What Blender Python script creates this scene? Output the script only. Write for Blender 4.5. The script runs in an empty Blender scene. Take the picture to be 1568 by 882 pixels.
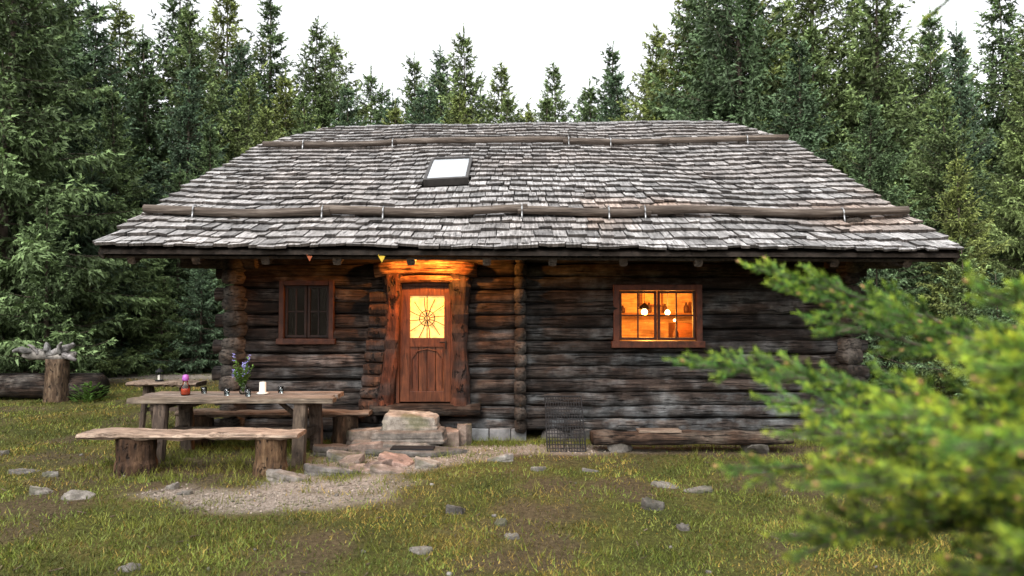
import bpy, bmesh, math, random
import numpy as np
from mathutils import Vector, Matrix, Euler
random.seed(7)
RNG=np.random.default_rng(7)
scene=bpy.context.scene
scene.view_settings.view_transform='Standard'
scene.view_settings.look='None'
scene.view_settings.exposure=0

# ---------------------------------------------------------------- noise
_T=np.random.default_rng(99).random((256,256))
def vnoise(x,y,o=0):
    x=np.asarray(x,float)+o*17.3; y=np.asarray(y,float)+o*9.7
    xi=np.floor(x).astype(int); yi=np.floor(y).astype(int)
    fx=x-xi; fy=y-yi; fx=fx*fx*(3-2*fx); fy=fy*fy*(3-2*fy)
    g=lambda a,b:_T[a%256,b%256]
    return (g(xi,yi)*(1-fx)+g(xi+1,yi)*fx)*(1-fy)+(g(xi,yi+1)*(1-fx)+g(xi+1,yi+1)*fx)*fy
def fbm(x,y,o=0,n=4):
    s=0;a=.5;t=0
    for i in range(n):
        s=s+a*vnoise(np.asarray(x)*2**i,np.asarray(y)*2**i,o+i); t+=a; a*=.5
    return s/t
def sstep(a,b,x):
    t=np.clip((x-a)/(b-a),0,1); return t*t*(3-2*t)
def gz(x,y):
    x=np.asarray(x,float); y=np.asarray(y,float)
    h=0.16*(fbm(x*.35,y*.35,3)-.5)+.05*(fbm(x*2,y*2,5)-.5)
    near=sstep(0,1.5,np.maximum(np.abs(x)-4.6,np.abs(y-15.5)-6.4))
    h=h*(.35+.65*near)
    r=np.sqrt(x*x+(y-8)**2)
    return h+.14*np.maximum(0,r-30)*sstep(28,50,r)
def gzf(x,y): return float(gz(x,y))
def ell(x,y,cx,cy,rx,ry,soft=.5):
    d=np.sqrt(((x-cx)/rx)**2+((y-cy)/ry)**2)+ (fbm(x*1.8,y*1.8,8)-.5)*1.1
    return 1-sstep(1-soft,1+soft*.4,d)
def gravelmask(x,y):
    m=ell(x,y,-2.5,6.85,1.25,.5)
    m=np.maximum(m,ell(x,y,-1.75,7.45,.95,.5))
    m=np.maximum(m,ell(x,y,-1.3,8.6,1.2,.8)*.9)
    m=np.maximum(m,ell(x,y,-10.5,18.5,4.2,1.1))
    m=np.maximum(m,ell(x,y,0.2,9.1,1.3,.5)*.8)
    return m
def dirtmask(x,y):
    m=ell(x,y,-3.4,8.2,2.3,.95)*.9
    m=np.maximum(m,ell(x,y,-2.2,7.1,1.9,.9)*.6)
    m=np.maximum(m,ell(x,y,2.6,9.2,2.8,.55))
    m=np.maximum(m,ell(x,y,-5.0,6.2,1.2,.4)*.6)
    m=np.maximum(m,ell(x,y,.5,8.5,1.6,.6)*.5)
    r=np.sqrt(x*x+(y-8)**2)
    m=np.maximum(m,sstep(15.5,19,r+3*(fbm(x*.3,y*.3,21)-.5)))
    m=np.maximum(m,sstep(.48,.68,fbm(x*1.1,y*1.1,33))*.88)
    return m

# ---------------------------------------------------------------- materials
def newmat(name):
    m=bpy.data.materials.new(name); m.use_nodes=True
    nt=m.node_tree; nt.nodes.clear()
    out=nt.nodes.new('ShaderNodeOutputMaterial')
    b=nt.nodes.new('ShaderNodeBsdfPrincipled')
    nt.links.new(b.outputs[0],out.inputs[0])
    return m,nt,b,out
def N(nt,t,**kw):
    n=nt.nodes.new(t)
    for k,v in kw.items():
        if k in n.inputs: n.inputs[k].default_value=v
        else: setattr(n,k,v)
    return n
def ramp(nt,fac,stops):
    r=nt.nodes.new('ShaderNodeValToRGB'); e=r.color_ramp.elements
    while len(e)<len(stops): e.new(.5)
    for i,(p,c) in enumerate(stops):
        e[i].position=p; e[i].color=(c[0],c[1],c[2],1)
    nt.links.new(fac,r.inputs[0]); return r.outputs[0]
def mixcol(nt,f,a,b,blend='MIX'):
    m=nt.nodes.new('ShaderNodeMix'); m.data_type='RGBA'; m.blend_type=blend
    for s,v in ((m.inputs[0],f),(m.inputs[6],a),(m.inputs[7],b)):
        if isinstance(v,(int,float)): s.default_value=v
        elif isinstance(v,tuple): s.default_value=(v[0],v[1],v[2],1)
        else: nt.links.new(v,s)
    return m.outputs[2]
def noise(nt,scale=(1,1,1),s=1.0,detail=6,rough=.6,coord='Object'):
    tc=nt.nodes.new('ShaderNodeTexCoord'); mp=nt.nodes.new('ShaderNodeMapping')
    mp.inputs['Scale'].default_value=scale
    nt.links.new(tc.outputs[coord],mp.inputs[0])
    n=N(nt,'ShaderNodeTexNoise',Scale=s,Detail=detail,Roughness=rough)
    nt.links.new(mp.outputs[0],n.inputs['Vector']); return n.outputs['Fac']
def tint(nt):
    a=nt.nodes.new('ShaderNodeAttribute'); a.attribute_name='tint'; return a.outputs['Color']
def bump(nt,b,h,strength=.5,dist=.02):
    n=N(nt,'ShaderNodeBump',Strength=strength,Distance=dist)
    nt.links.new(h,n.inputs['Height']); nt.links.new(n.outputs[0],b.inputs['Normal'])
def wood(name,cols,scale=(1.2,14,14),rough=.8,use_tint=True,crack=.5,grey=None,bs=.6,bd=.015,spec=.25,gr=(.42,.62),patch=0):
    m,nt,b,o=newmat(name)
    f=noise(nt,scale,1.6,8,.68)
    c=ramp(nt,f,[(.28,cols[0]),(.5,cols[1]),(.72,cols[2])])
    if grey:
        g=noise(nt,(1.3,1.3,2.2),1.5,4,.6)
        gf=ramp(nt,g,[(gr[0],(0,0,0)),(gr[1],(1,1,1))])
        g2=ramp(nt,noise(nt,scale,3.0,6,.7),[(.3,tuple(x*.30 for x in grey)),(.7,grey)])
        c=mixcol(nt,gf,c,g2)
    ck=noise(nt,(scale[0]*.6,scale[1]*1.7,scale[2]*1.7),2.2,3,.5)
    ckr=ramp(nt,ck,[(.36,(1-crack,1-crack,1-crack)),(.42,(1,1,1))])
    c=mixcol(nt,1.0,c,ckr,'MULTIPLY')
    if patch:
        pn=noise(nt,(1,1,1),4.5,5,.65); pr=ramp(nt,pn,[(.38,(1-patch,)*3),(.60,(1.15,1.15,1.15))]); c=mixcol(nt,1.0,c,pr,'MULTIPLY')
    if use_tint: c=mixcol(nt,1.0,c,tint(nt),'MULTIPLY')
    nt.links.new(c,b.inputs['Base Color'])
    b.inputs['Roughness'].default_value=rough
    b.inputs['Specular IOR Level'].default_value=spec
    ad=nt.nodes.new('ShaderNodeMath'); ad.operation='ADD'
    nt.links.new(f,ad.inputs[0]); nt.links.new(ckr,ad.inputs[1])
    bump(nt,b,ad.outputs[0],bs,bd)
    return m
M={}
M['log']=wood('log_wood',[(.0045,.003,.0024),(.0175,.0112,.0080),(.053,.036,.026)],(1.0,13,13),grey=(.088,.078,.068),crack=.85,bs=1.0,bd=.04,spec=.18,gr=(.46,.66),patch=.6)
M['log_y']=wood('log_wood_side',[(.008,.006,.0045),(.024,.0165,.0115),(.062,.046,.034)],(13,1.0,13),grey=(.085,.074,.064),crack=.7,bs=.9,bd=.03,patch=.4)
M['hewn']=wood('hewn_wood',[(.008,.004,.0028),(.042,.0175,.0085),(.12,.052,.026)],(9,9,1.3),grey=(.05,.037,.032),crack=.8,bs=1,bd=.04,gr=(.46,.60),patch=.5)
M['door']=wood('door_wood',[(.025,.008,.004),(.080,.026,.011),(.14,.050,.020)],(16,16,1.2),crack=.4,rough=.5,bs=.3,patch=.25)
M['frame']=wood('window_frame_wood',[(.014,.006,.0035),(.042,.0155,.008),(.07,.027,.013)],(8,8,5),crack=.3,rough=.6,bs=.3)
M['shingle']=wood('shingle_wood',[(.085,.078,.073),(.245,.233,.225),(.52,.507,.50)],(24,1.8,1.8),crack=.6,bs=.9,bd=.015,spec=.45,rough=.58,patch=.22)
M['pole']=wood('roof_pole_wood',[(.028,.021,.017),(.085,.068,.056),(.21,.185,.165)],(1.0,16,16),crack=.5)
M['plank']=wood('table_wood',[(.05,.033,.023),(.17,.125,.095),(.34,.275,.22)],(1.6,18,18),crack=.6,bs=.6,patch=.25)
M['tleg']=wood('table_leg_wood',[(.022,.015,.011),(.065,.046,.033),(.13,.098,.07)],(12,12,1.6),crack=.5,patch=.3)
M['bark']=wood('stump_wood',[(.018,.011,.007),(.085,.052,.03),(.22,.155,.10)],(10,10,2.0),crack=.75,bs=1,bd=.03,patch=.4)
M['drift']=wood('driftwood',[(.06,.055,.05),(.19,.175,.16),(.36,.34,.32)],(6,6,6),crack=.6,patch=.5)
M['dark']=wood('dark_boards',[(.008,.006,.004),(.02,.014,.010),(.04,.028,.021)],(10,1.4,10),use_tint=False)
M['interior']=wood('interior_wood',[(.20,.11,.05),(.36,.21,.10),(.50,.33,.18)],(2,2,14),crack=.2,rough=.6,patch=.3)
def stone_mat():
    m,nt,b,o=newmat('stone')
    f=noise(nt,(1,1,1),7,10,.72); f2=noise(nt,(1,1,1),2.6,4,.6)
    c=ramp(nt,f,[(.32,(.06,.052,.045)),(.5,(.16,.145,.13)),(.68,(.30,.28,.255))])
    moss=ramp(nt,f2,[(.52,(0,0,0)),(.64,(.75,.75,.75))])
    c=mixcol(nt,moss,c,(.05,.055,.02))
    c=mixcol(nt,1.0,c,tint(nt),'MULTIPLY')
    nt.links.new(c,b.inputs['Base Color']); b.inputs['Roughness'].default_value=.85
    bump(nt,b,f,.9,.03); return m
M['stone']=stone_mat()
def simple(name,col,rough=.5,metal=0,var=.25,scale=12,spec=.5):
    m,nt,b,o=newmat(name)
    f=noise(nt,(1,1,1),scale,4,.6)
    c=ramp(nt,f,[(.3,tuple(x*(1-var) for x in col)),(.7,tuple(min(1,x*(1+var)) for x in col))])
    nt.links.new(c,b.inputs['Base Color']); b.inputs['Roughness'].default_value=rough
    b.inputs['Metallic'].default_value=metal; b.inputs['Specular IOR Level'].default_value=spec
    bump(nt,b,f,.1,.005); return m
M['iron']=simple('black_iron',(.009,.009,.010),.7,0,spec=.2)
M['steel']=simple('galvanised_steel',(.32,.32,.32),.4,.8)
M['concrete']=simple('concrete',(.13,.13,.13),.9,0,.5,7)
M['wax']=simple('candle_wax',(.55,.52,.46),.5,0,.04)
M['velux']=simple('skylight_cladding',(.05,.045,.042),.5,.3)
def emis(name,col,st,var=.3,scale=6):
    m,nt,b,o=newmat(name)
    f=noise(nt,(1,1,1),scale,3,.5)
    c=ramp(nt,f,[(.3,tuple(x*(1-var) for x in col)),(.7,col)])
    nt.links.new(c,b.inputs['Base Color']); nt.links.new(c,b.inputs['Emission Color'])
    b.inputs['Emission Strength'].default_value=st; return m
M['bulb']=emis('lamp_bulb',(1,.72,.35),9,.02)
M['curtain_lit']=emis('lit_door_curtain',(1,.58,.17),1.1,.45,11)
M['cloth_y']=simple('yellow_cloth',(.45,.30,.02),.8); M['cloth_o']=simple('orange_cloth',(.22,.05,.012),.8)
M['curtain']=simple('linen_curtain',(.09,.08,.06),.9)
def glass(name,fac,tcol=(1,1,1)):
    m=bpy.data.materials.new(name); m.use_nodes=True; nt=m.node_tree; nt.nodes.clear()
    o=nt.nodes.new('ShaderNodeOutputMaterial'); mx=nt.nodes.new('ShaderNodeMixShader')
    t=N(nt,'ShaderNodeBsdfTransparent',Color=(*tcol,1)); g=N(nt,'ShaderNodeBsdfGlossy',Roughness=.03)
    fr=N(nt,'ShaderNodeFresnel',IOR=fac)
    nt.links.new(fr.outputs[0],mx.inputs[0]); nt.links.new(t.outputs[0],mx.inputs[1]); nt.links.new(g.outputs[0],mx.inputs[2])
    nt.links.new(mx.outputs[0],o.inputs[0]); return m
M['glass']=glass('window_glass',1.25)
M['glass_dark']=glass('dark_window_glass',1.6,(.5,.5,.5))
M['jar']=glass('jar_glass',1.45,(.8,.85,.85))
M['juice']=simple('red_juice',(.75,.10,.04),.1,0,.1); M['purple']=simple('purple_cap',(.30,.08,.33),.3,0,.1)
m,nt,b,o=newmat('skylight_glass')
b.inputs['Roughness'].default_value=.08
f=noise(nt,(1,1,1),3,3,.5); c=ramp(nt,f,[(.3,(.30,.315,.33)),(.7,(.42,.44,.46))]); nt.links.new(c,b.inputs['Base Color'])
M['skyglass']=m
def foliage(name,stops=None,objrand=True,trans=0,col=None):
    m,nt,b,o=newmat(name)
    if objrand:
        oi=nt.nodes.new('ShaderNodeObjectInfo')
        c=ramp(nt,oi.outputs['Random'],stops)
    else:
        f=noise(nt,(1,1,1),.9,3,.6); c=ramp(nt,f,stops)
    c=mixcol(nt,1.0,c,tint(nt),'MULTIPLY')
    nt.links.new(c,b.inputs['Base Color']); b.inputs['Roughness'].default_value=.6
    b.inputs['Specular IOR Level'].default_value=.2
    if trans>0:
        t=nt.nodes.new('ShaderNodeBsdfTranslucent'); nt.links.new(c,t.inputs[0])
        mx=nt.nodes.new('ShaderNodeMixShader'); mx.inputs[0].default_value=trans
        nt.links.new(b.outputs[0],mx.inputs[1]); nt.links.new(t.outputs[0],mx.inputs[2]); nt.links.new(mx.outputs[0],o.inputs[0])
    return m
M['needles']=foliage('spruce_needles',[(0,(.185,.215,.062)),(.35,(.130,.178,.066)),(.7,(.098,.150,.066)),(1,(.084,.132,.078))])
M['needles_near']=foliage('fresh_spruce_needles',[(.3,(.085,.17,.050)),(.5,(.14,.25,.055)),(.72,(.25,.33,.06))],False,.3)
M['grass']=foliage('grass_blades',[(.3,(.085,.098,.022)),(.5,(.122,.128,.029)),(.72,(.18,.155,.048))],False,0)
M['leaf']=foliage('plant_leaves',[(.3,(.05,.10,.02)),(.5,(.08,.15,.03)),(.72,(.12,.2,.05))],False,.2)
M['petal']=simple('blue_petals',(.22,.20,.45),.7)
M['trunk']=wood('spruce_bark',[(.03,.022,.016),(.08,.06,.045),(.15,.12,.09)],(5,5,2),use_tint=False,crack=.6)
def ground_mat():
    m,nt,b,o=newmat('ground_soil_grass')
    ga=nt.nodes.new('ShaderNodeAttribute'); ga.attribute_name='gravel'
    da=nt.nodes.new('ShaderNodeAttribute'); da.attribute_name='dirt'
    n1=noise(nt,(1,1,1),1.2,6,.6); n2=noise(nt,(1,1,1),22,8,.7); n3=noise(nt,(1,1,1),60,4,.7)
    g=ramp(nt,n1,[(.3,(.042,.048,.013)),(.5,(.07,.07,.018)),(.7,(.11,.085,.03))])
    gg=ramp(nt,n2,[(.3,(.35,.35,.35)),(.7,(1.3,1.3,1.3))]); g=mixcol(nt,1.0,g,gg,'MULTIPLY')
    d=ramp(nt,n2,[(.3,(.028,.02,.012)),(.6,(.085,.062,.036)),(.8,(.16,.122,.075))])
    v=N(nt,'ShaderNodeTexVoronoi',Scale=28.0); tc=nt.nodes.new('ShaderNodeTexCoord'); nt.links.new(tc.outputs['Object'],v.inputs['Vector'])
    gr=ramp(nt,v.outputs['Distance'],[(.0,(.34,.29,.25)),(.45,(.24,.205,.17)),(.8,(.09,.075,.06))])
    gr=mixcol(nt,.6,gr,ramp(nt,n3,[(.3,(.10,.08,.06)),(.7,(.38,.33,.285))]))
    c=mixcol(nt,da.outputs['Fac'],g,d); c=mixcol(nt,ga.outputs['Fac'],c,gr)
    nt.links.new(c,b.inputs['Base Color']); b.inputs['Roughness'].default_value=.95; b.inputs['Specular IOR Level'].default_value=.1
    bump(nt,b,n2,.9,.04); return m
M['ground']=ground_mat()

# ---------------------------------------------------------------- mesh helpers
def fast_mesh(name,V,F,mat,tintc=None,smooth=False,parent=None,link=True):
    me=bpy.data.meshes.new(name)
    if isinstance(F,np.ndarray):
        k=F.shape[1]
        me.vertices.add(len(V)); me.vertices.foreach_set('co',np.asarray(V,np.float32).ravel())
        me.loops.add(F.size); me.loops.foreach_set('vertex_index',F.astype(np.int32).ravel())
        me.polygons.add(len(F)); me.polygons.foreach_set('loop_start',(np.arange(len(F))*k).astype(np.int32))
        me.update(calc_edges=True)
    else:
        me.from_pydata([tuple(v) for v in V],[],F)
    if tintc is not None:
        a=me.attributes.new('tint','FLOAT_COLOR','POINT')
        tc=np.ones((len(V),4),np.float32); tc[:,:3]=tintc; a.data.foreach_set('color',tc.ravel())
    me.materials.append(mat)
    if smooth: me.polygons.foreach_set('use_smooth',[True]*len(me.polygons))
    if not link: return me
    ob=bpy.data.objects.new(name,me); scene.collection.objects.link(ob)
    if parent: ob.parent=parent
    return ob
def empty(name,loc=(0,0,0)):
    e=bpy.data.objects.new(name,None); e.empty_display_size=.2; e.location=loc; scene.collection.objects.link(e); return e
class MB:
    def __init__(s): s.v=[];s.f=[];s.t=[]
    def add(s,vs,fs,t=(1,1,1)):
        o=len(s.v); s.v+= [tuple(v) for v in vs]; s.f+=[[i+o for i in f] for f in fs]; s.t+=[t]*len(vs)
    def box(s,x0,x1,y0,y1,z0,z1,t=(1,1,1),j=0,R=None,piv=None):
        vs=[Vector((x,y,z)) for x in (x0,x1) for y in (y0,y1) for z in (z0,z1)]
        if j: vs=[v+Vector((random.uniform(-j,j),random.uniform(-j,j),random.uniform(-j,j))) for v in vs]
        if R is not None:
            p=Vector(piv) if piv else Vector(((x0+x1)/2,(y0+y1)/2,(z0+z1)/2)); vs=[R@(v-p)+p for v in vs]
        s.add(vs,[[0,1,3,2],[4,6,7,5],[0,4,5,1],[2,3,7,6],[0,2,6,4],[1,5,7,3]],t)
    def tube(s,pts,rads,n=10,t=(1,1,1),irr=0,cap=True,sq=None,seed=0):
        pts=[Vector(p) for p in pts]; rg=random.Random(seed)
        ph=rg.random()*99; vs=[]
        for i,p in enumerate(pts):
            d=(pts[min(i+1,len(pts)-1)]-pts[max(i-1,0)]).normalized()
            up=Vector((0,0,1)) if abs(d.z)<.8 else Vector((0,1,0))
            a=d.cross(up).normalized(); b=a.cross(d).normalized()
            r=rads[i] if hasattr(rads,'__len__') else rads
            for k in range(n):
                an=2*math.pi*k/n; ca,sa=math.cos(an),math.sin(an)
                if sq:
                    e=sq[0]; ca=math.copysign(abs(ca)**e,ca)*sq[1]; sa=math.copysign(abs(sa)**e,sa)*sq[2]
                rr=r*(1+irr*(float(vnoise(ph+k*1.1,i*.8))-.5)*2)
                vs.append(p+a*ca*rr+b*sa*rr)
        fs=[]
        for i in range(len(pts)-1):
            for k in range(n):
                k2=(k+1)%n; fs.append([i*n+k,i*n+k2,(i+1)*n+k2,(i+1)*n+k])
        if cap: fs.append(list(range(n))[::-1]); fs.append([(len(pts)-1)*n+k for k in range(n)])
        s.add(vs,fs,t)
    def lathe(s,c,prof,n=20,t=(1,1,1)):
        vs=[];fs=[]
        for r,z in prof:
            for k in range(n): vs.append((c[0]+r*math.cos(2*math.pi*k/n),c[1]+r*math.sin(2*math.pi*k/n),c[2]+z))
        for i in range(len(prof)-1):
            for k in range(n): k2=(k+1)%n; fs.append([i*n+k,i*n+k2,(i+1)*n+k2,(i+1)*n+k])
        fs.append(list(range(n))[::-1]); fs.append([(len(prof)-1)*n+k for k in range(n)])
        s.add(vs,fs,t)
    def stone(s,c,size,t=(1,1,1),seed=0,sub=2,flat=.0):
        rg=np.random.default_rng(seed+1000)
        bm=bmesh.new(); bmesh.ops.create_icosphere(bm,subdivisions=sub,radius=1)
        P=np.array([v.co[:] for v in bm.verts]); F=[[v.index for v in f.verts] for f in bm.faces]; bm.free()
        for _ in range(7):
            n=rg.normal(size=3); n/=np.linalg.norm(n); d=rg.uniform(.5,.8)
            k=P@n; P=P-np.outer(np.maximum(0,k-d),n)
        for n,d in (((0,0,1),.55),((0,0,-1),.55)):
            n=np.array(n,float); k=P@n; P=P-np.outer(np.maximum(0,k-d),n)
        P+=rg.normal(size=P.shape)*.03
        a=rg.uniform(0,3.14) if flat==0 else 0
        P=P*np.array([size[0],size[1],size[2]/.55])*.5*np.array([1.15,1.15,1])
        R=np.array([[math.cos(a),-math.sin(a),0],[math.sin(a),math.cos(a),0],[0,0,1]]); P=P@R.T+np.array(c)
        s.add(P.tolist(),F,t)
    def slabstone(s,c,size,z0,z1,t=(1,1,1),seed=0,tilt=.03,quad=False):
        """broken rock slab: irregular polygon prism with layered, chipped edge"""
        rg=random.Random(seed); n=26; ph=rg.random()*60; k0=rg.randint(5,7); a0=rg.random()*6
        cor=[(a0+2*math.pi*i/k0+rg.uniform(-.25,.25),rg.uniform(.85,1.08)) for i in range(k0)]
        if quad:
            k0=5; cor=[(a,r*rg.uniform(.93,1.07)) for a,r in ((-2.45,1.3),(-.75,1.25),(.25,1.08),(.95,1.15),(2.4,1.2))]
        P=[(r*math.cos(a)*size[0]/2,r*math.sin(a)*size[1]/2) for a,r in cor]
        per=n//k0+1; out=[]
        for i in range(k0):
            p,q=P[i],P[(i+1)%k0]
            for j in range(per):
                f=(j+.12)/per; out.append((p[0]+(q[0]-p[0])*f,p[1]+(q[1]-p[1])*f))
        n=len(out); vs=[];fs=[]; L=[(0,.96),(.25,1.0),(.45,.965),(.55,1.0),(.85,.985),(1,.93)]
        if quad: L=[(0,1.0),(.2,1.02),(.36,.98),(.5,1.0),(.7,.98),(.88,.97),(1,.91)]
        tx,ty=rg.uniform(-tilt,tilt),rg.uniform(-tilt,tilt)
        for li,(f,sc) in enumerate(L):
            for i,(x,y) in enumerate(out):
                m=sc+(.08 if quad else .05)*(float(vnoise(ph+i*.8,li*.9))-.5)
                vs.append((c[0]+x*m,c[1]+y*m,z0+(z1-z0)*f+(x*tx+y*ty)*f+.018*(float(vnoise(ph+i*.7,li+9))-.5)*(f>0)))
        for li in range(len(L)-1):
            for i in range(n): i2=(i+1)%n; fs.append([li*n+i,li*n+i2,(li+1)*n+i2,(li+1)*n+i])
        b=(len(L)-1)*n
        vs.append((c[0],c[1],z1+.006)); top=len(vs)-1
        for i in range(n): fs.append([b+i,b+(i+1)%n,top])
        s.add(vs,fs,t)
    def make(s,name,mat,parent=None,smooth=False,bevel=0):
        ob=fast_mesh(name,np.array(s.v),s.f,mat,np.array(s.t),smooth,parent)
        if bevel:
            bv=ob.modifiers.new('bevel','BEVEL'); bv.width=bevel; bv.segments=2; bv.limit_method='ANGLE'
        return ob
def tv(a,b=None,r=None):
    k=random.uniform(a,b); return (k*random.uniform(.95,1.05),k,k*random.uniform(.95,1.05))

# ---------------------------------------------------------------- ground
def lines(a,b,step,far,n):
    core=np.arange(a,b+step,step)
    g=np.geomspace(1,far,n)
    return np.concatenate([(a-g)[::-1],core,b+g])
xs=lines(-8,8,.09,300,40); ys=lines(3,11,.09,300,40)
X,Y=np.meshgrid(xs,ys); Z=gz(X,Y)
V=np.stack([X,Y,Z],-1).reshape(-1,3); nx=len(xs); ny=len(ys)
idx=np.arange(nx*ny).reshape(ny,nx)
F=np.stack([idx[:-1,:-1],idx[:-1,1:],idx[1:,1:],idx[1:,:-1]],-1).reshape(-1,4)
g=fast_mesh('ground',V,F,M['ground'],smooth=True)
for nm,fn in (('gravel',gravelmask),('dirt',dirtmask)):
    a=g.data.attributes.new(nm,'FLOAT','POINT'); a.data.foreach_set('value',np.clip(fn(V[:,0],V[:,1]),0,1).astype(np.float32))

# ---------------------------------------------------------------- grass
def blades(name,x,y,h,w,tcol,lean=.6):
    n=len(x); z=gz(x,y)-.004
    a=RNG.uniform(0,2*np.pi,n); b=RNG.uniform(0,2*np.pi,n)
    l=RNG.uniform(.1,lean,n)*h
    base=np.stack([x,y,z],-1); s=np.stack([np.cos(a),np.sin(a),np.zeros(n)],-1)*w[:,None]*.5
    tip=base+np.stack([np.cos(b)*l,np.sin(b)*l,h],-1)
    V=np.stack([base-s,base+s,tip],1).reshape(-1,3)
    F=np.arange(3*n).reshape(-1,3)
    return fast_mesh(name,V,F,M['grass'],np.repeat(tcol,3,0))
n=380000
y=3.4*np.exp(RNG.random(n)*math.log(19/3.4)); x=RNG.uniform(-1,1,n)*(y*.85+1.0)
cl=fbm(x*3,y*3,40); pat=fbm(x*.8,y*.8,50); pat2=fbm(x*2.2,y*2.2,61)
keep=(RNG.random(n)<(1-.95*np.clip(gravelmask(x,y),0,1))*(1-.80*np.clip(dirtmask(x,y),0,1))*(.10+1.15*cl))
keep&=~((np.abs(x-.42)<4.75)&(y>9.7))
x=x[keep];y=y[keep];cl=cl[keep];pat=pat[keep];pat2=pat2[keep];n=len(x)
h=(.010+.034*RNG.random(n)**1.8)*(.35+1.3*cl)*(1+.02*y)
w=.005+.0009*y
dry=(RNG.random(n)<(.12+.55*sstep(.46,.64,pat)))[:,None]
br=RNG.uniform(.5,1.4,n)[:,None]*(.15+1.55*pat2[:,None])
tc=np.where(dry,np.array([[1.6,1.12,.98]]),np.array([[.93,1.10,.78]]))*br
blades('grass',x,y,h,w,tc,1.3)
tx=[];ty=[]
for i in range(1300):
    r=random.random()
    if r<.3: cx=random.uniform(-4.9,4.9); cy=random.uniform(9.3,9.65)
    elif r<.5: cx=random.uniform(-5.2,-1.8); cy=random.uniform(7.4,9.2)
    else: cy=random.uniform(4.2,16); cx=random.uniform(-.85,.85)*cy
    if abs(cx-.42)<4.7 and cy>9.7: continue
    k=random.randint(8,22); tx+= list(np.random.normal(cx,.05,k)); ty+=list(np.random.normal(cy,.05,k))
tx=np.array(tx);ty=np.array(ty);k=len(tx)
blades('grass_tufts',tx,ty,RNG.uniform(.04,.12,k),RNG.uniform(.005,.010,k),np.tile([[1.0,1.05,.7]],(k,1))*RNG.uniform(.5,1.3,(k,1)),1.0)

# ---------------------------------------------------------------- cabin
cab=empty('log_cabin',(0.4,15.8,0))
def par(ob):
    ob.parent=cab; ob.matrix_parent_inverse=Matrix.Translation((-0.4,-15.8,0)); return ob
WY=9.8; WL,WR=-3.95,4.80; P=.185; Z0=.12; NR=16
def zrow(k): return Z0+P*k
openings=[(-3.27,-2.60,7,10),(-1.66,-.84,2,11),(1.53,2.64,7,10)]
lm=MB(); bk=MB()
def lograng(x0,x1,yc,zc,seed,t):
    n=max(2,int((x1-x0)/.13)); pts=[];rr=[]
    for i in range(n+1):
        xx=x0+(x1-x0)*i/n
        pts.append((xx,yc+.034*(float(vnoise(xx*.9,seed*3.1))-.5)*2+.010*(float(vnoise(xx*4,seed*3.1+7))-.5),zc+.018*(float(vnoise(xx*.7,seed*1.7+50))-.5)*2))
        rr.append(1+.12*(float(vnoise(xx*1.3,seed*2.3+9))-.5)*2)
    o=len(lm.v)
    lm.tube(pts,rr,16,t,irr=.13,sq=(.66,.115,.096),seed=seed)
    # colour drifts along the log: bare grey stretches and darker brown ones
    for i in range(n+1):
        q=.65+.8*float(vnoise(pts[i][0]*.8+seed*9,seed*1.3))
        gq=float(vnoise(pts[i][0]*.5+seed*4,seed*2.9))*.35
        for k in range(16): lm.t[o+i*16+k]=(t[0]*q,t[1]*q*(1+gq*.4),t[2]*q*(1+gq*.7))
for k in range(NR):
    zc=zrow(k)+P/2
    segs=[(WL-.05 if k%2 else WL-.30-.05*random.random(), .10),(.14, WR+(.05 if k%2 else .30))]
    for (a,b,k0,k1) in openings:
        if k0<=k<=k1:
            ns=[]
            for s,e in segs:
                if a>s and b<e: ns+=[(s,a),(b,e)]
                else: ns.append((s,e))
            segs=ns
    for i,(s,e) in enumerate(segs):
        low=(1-k/NR)**1.3
        kk=random.uniform(.5,1.25)
        red=random.uniform(0,.2)+( .40 if (e<.2 and k>4) else 0)
        g_=low*1.2
        t=(kk*(1+red*.6+g_*.66),kk*(1+g_*.85),kk*(1-red*.3+g_*1.05))
        lograng(s,e,WY+.10,zc+random.uniform(-.009,.009),k*7+i,t)
        bk.box(max(s,WL+.02),min(e,WR-.02),WY+.12,WY+.2,zrow(k),zrow(k)+P-.001)
par(lm.make('front_wall_logs',M['log'],smooth=True)); par(bk.make('wall_core',M['dark']))
sm=MB()
for k in range(NR):
    zc=zrow(k)+P*0.5
    for X0,sg in ((WL+.02,-1),(WR-.02,1)):
        st=WY-.22-.12*random.random()-(.10 if k<4 else 0)
        y=[st+(21.9-st)*i/16 for i in range(17)]
        kk=random.uniform(.7,1.9)
        sm.tube([(X0+.02*math.sin(q*1.3+k),q,zc+(.07 if k%2 else .05)) for q in y],
                [1+.08*random.uniform(-1,1) for _ in y],12,(kk,kk*.98,kk*.95),irr=.09,sq=(.72,.12,.102),seed=k*3+sg)
    kk=random.uniform(.6,1.6)
    st=WY-.08-.10*random.random()
    sm.tube([(.12+random.uniform(-.012,.012),st,zc),(.12,st+.1,zc),(.12,WY+.15,zc)],[1,1,1],10,(kk,kk,kk),irr=.14,sq=(.6,.085,.09),seed=k+70)
par(sm.make('side_wall_logs',M['log_y'],smooth=True))
rb=MB(); rb.box(WL,WR,21.7,21.9,.1,3.1); rb.box(WL+.1,WR-.1,WY+.25,21.6,.40,.45)
for X0 in (WL,WR):
    vs=[(X0-.06,WY,3.0),(X0-.06,21.8,3.0),(X0-.06,17.2,5.35),(X0-.06,14.4,5.35),(X0+.06,WY,3.0),(X0+.06,21.8,3.0),(X0+.06,17.2,5.35),(X0+.06,14.4,5.35)]
    rb.add(vs,[[0,1,2,3],[4,7,6,5],[0,4,5,1],[1,5,6,2],[2,6,7,3],[3,7,4,0]])
par(rb.make('gable_boards',M['dark']))
fb=MB()
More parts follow.
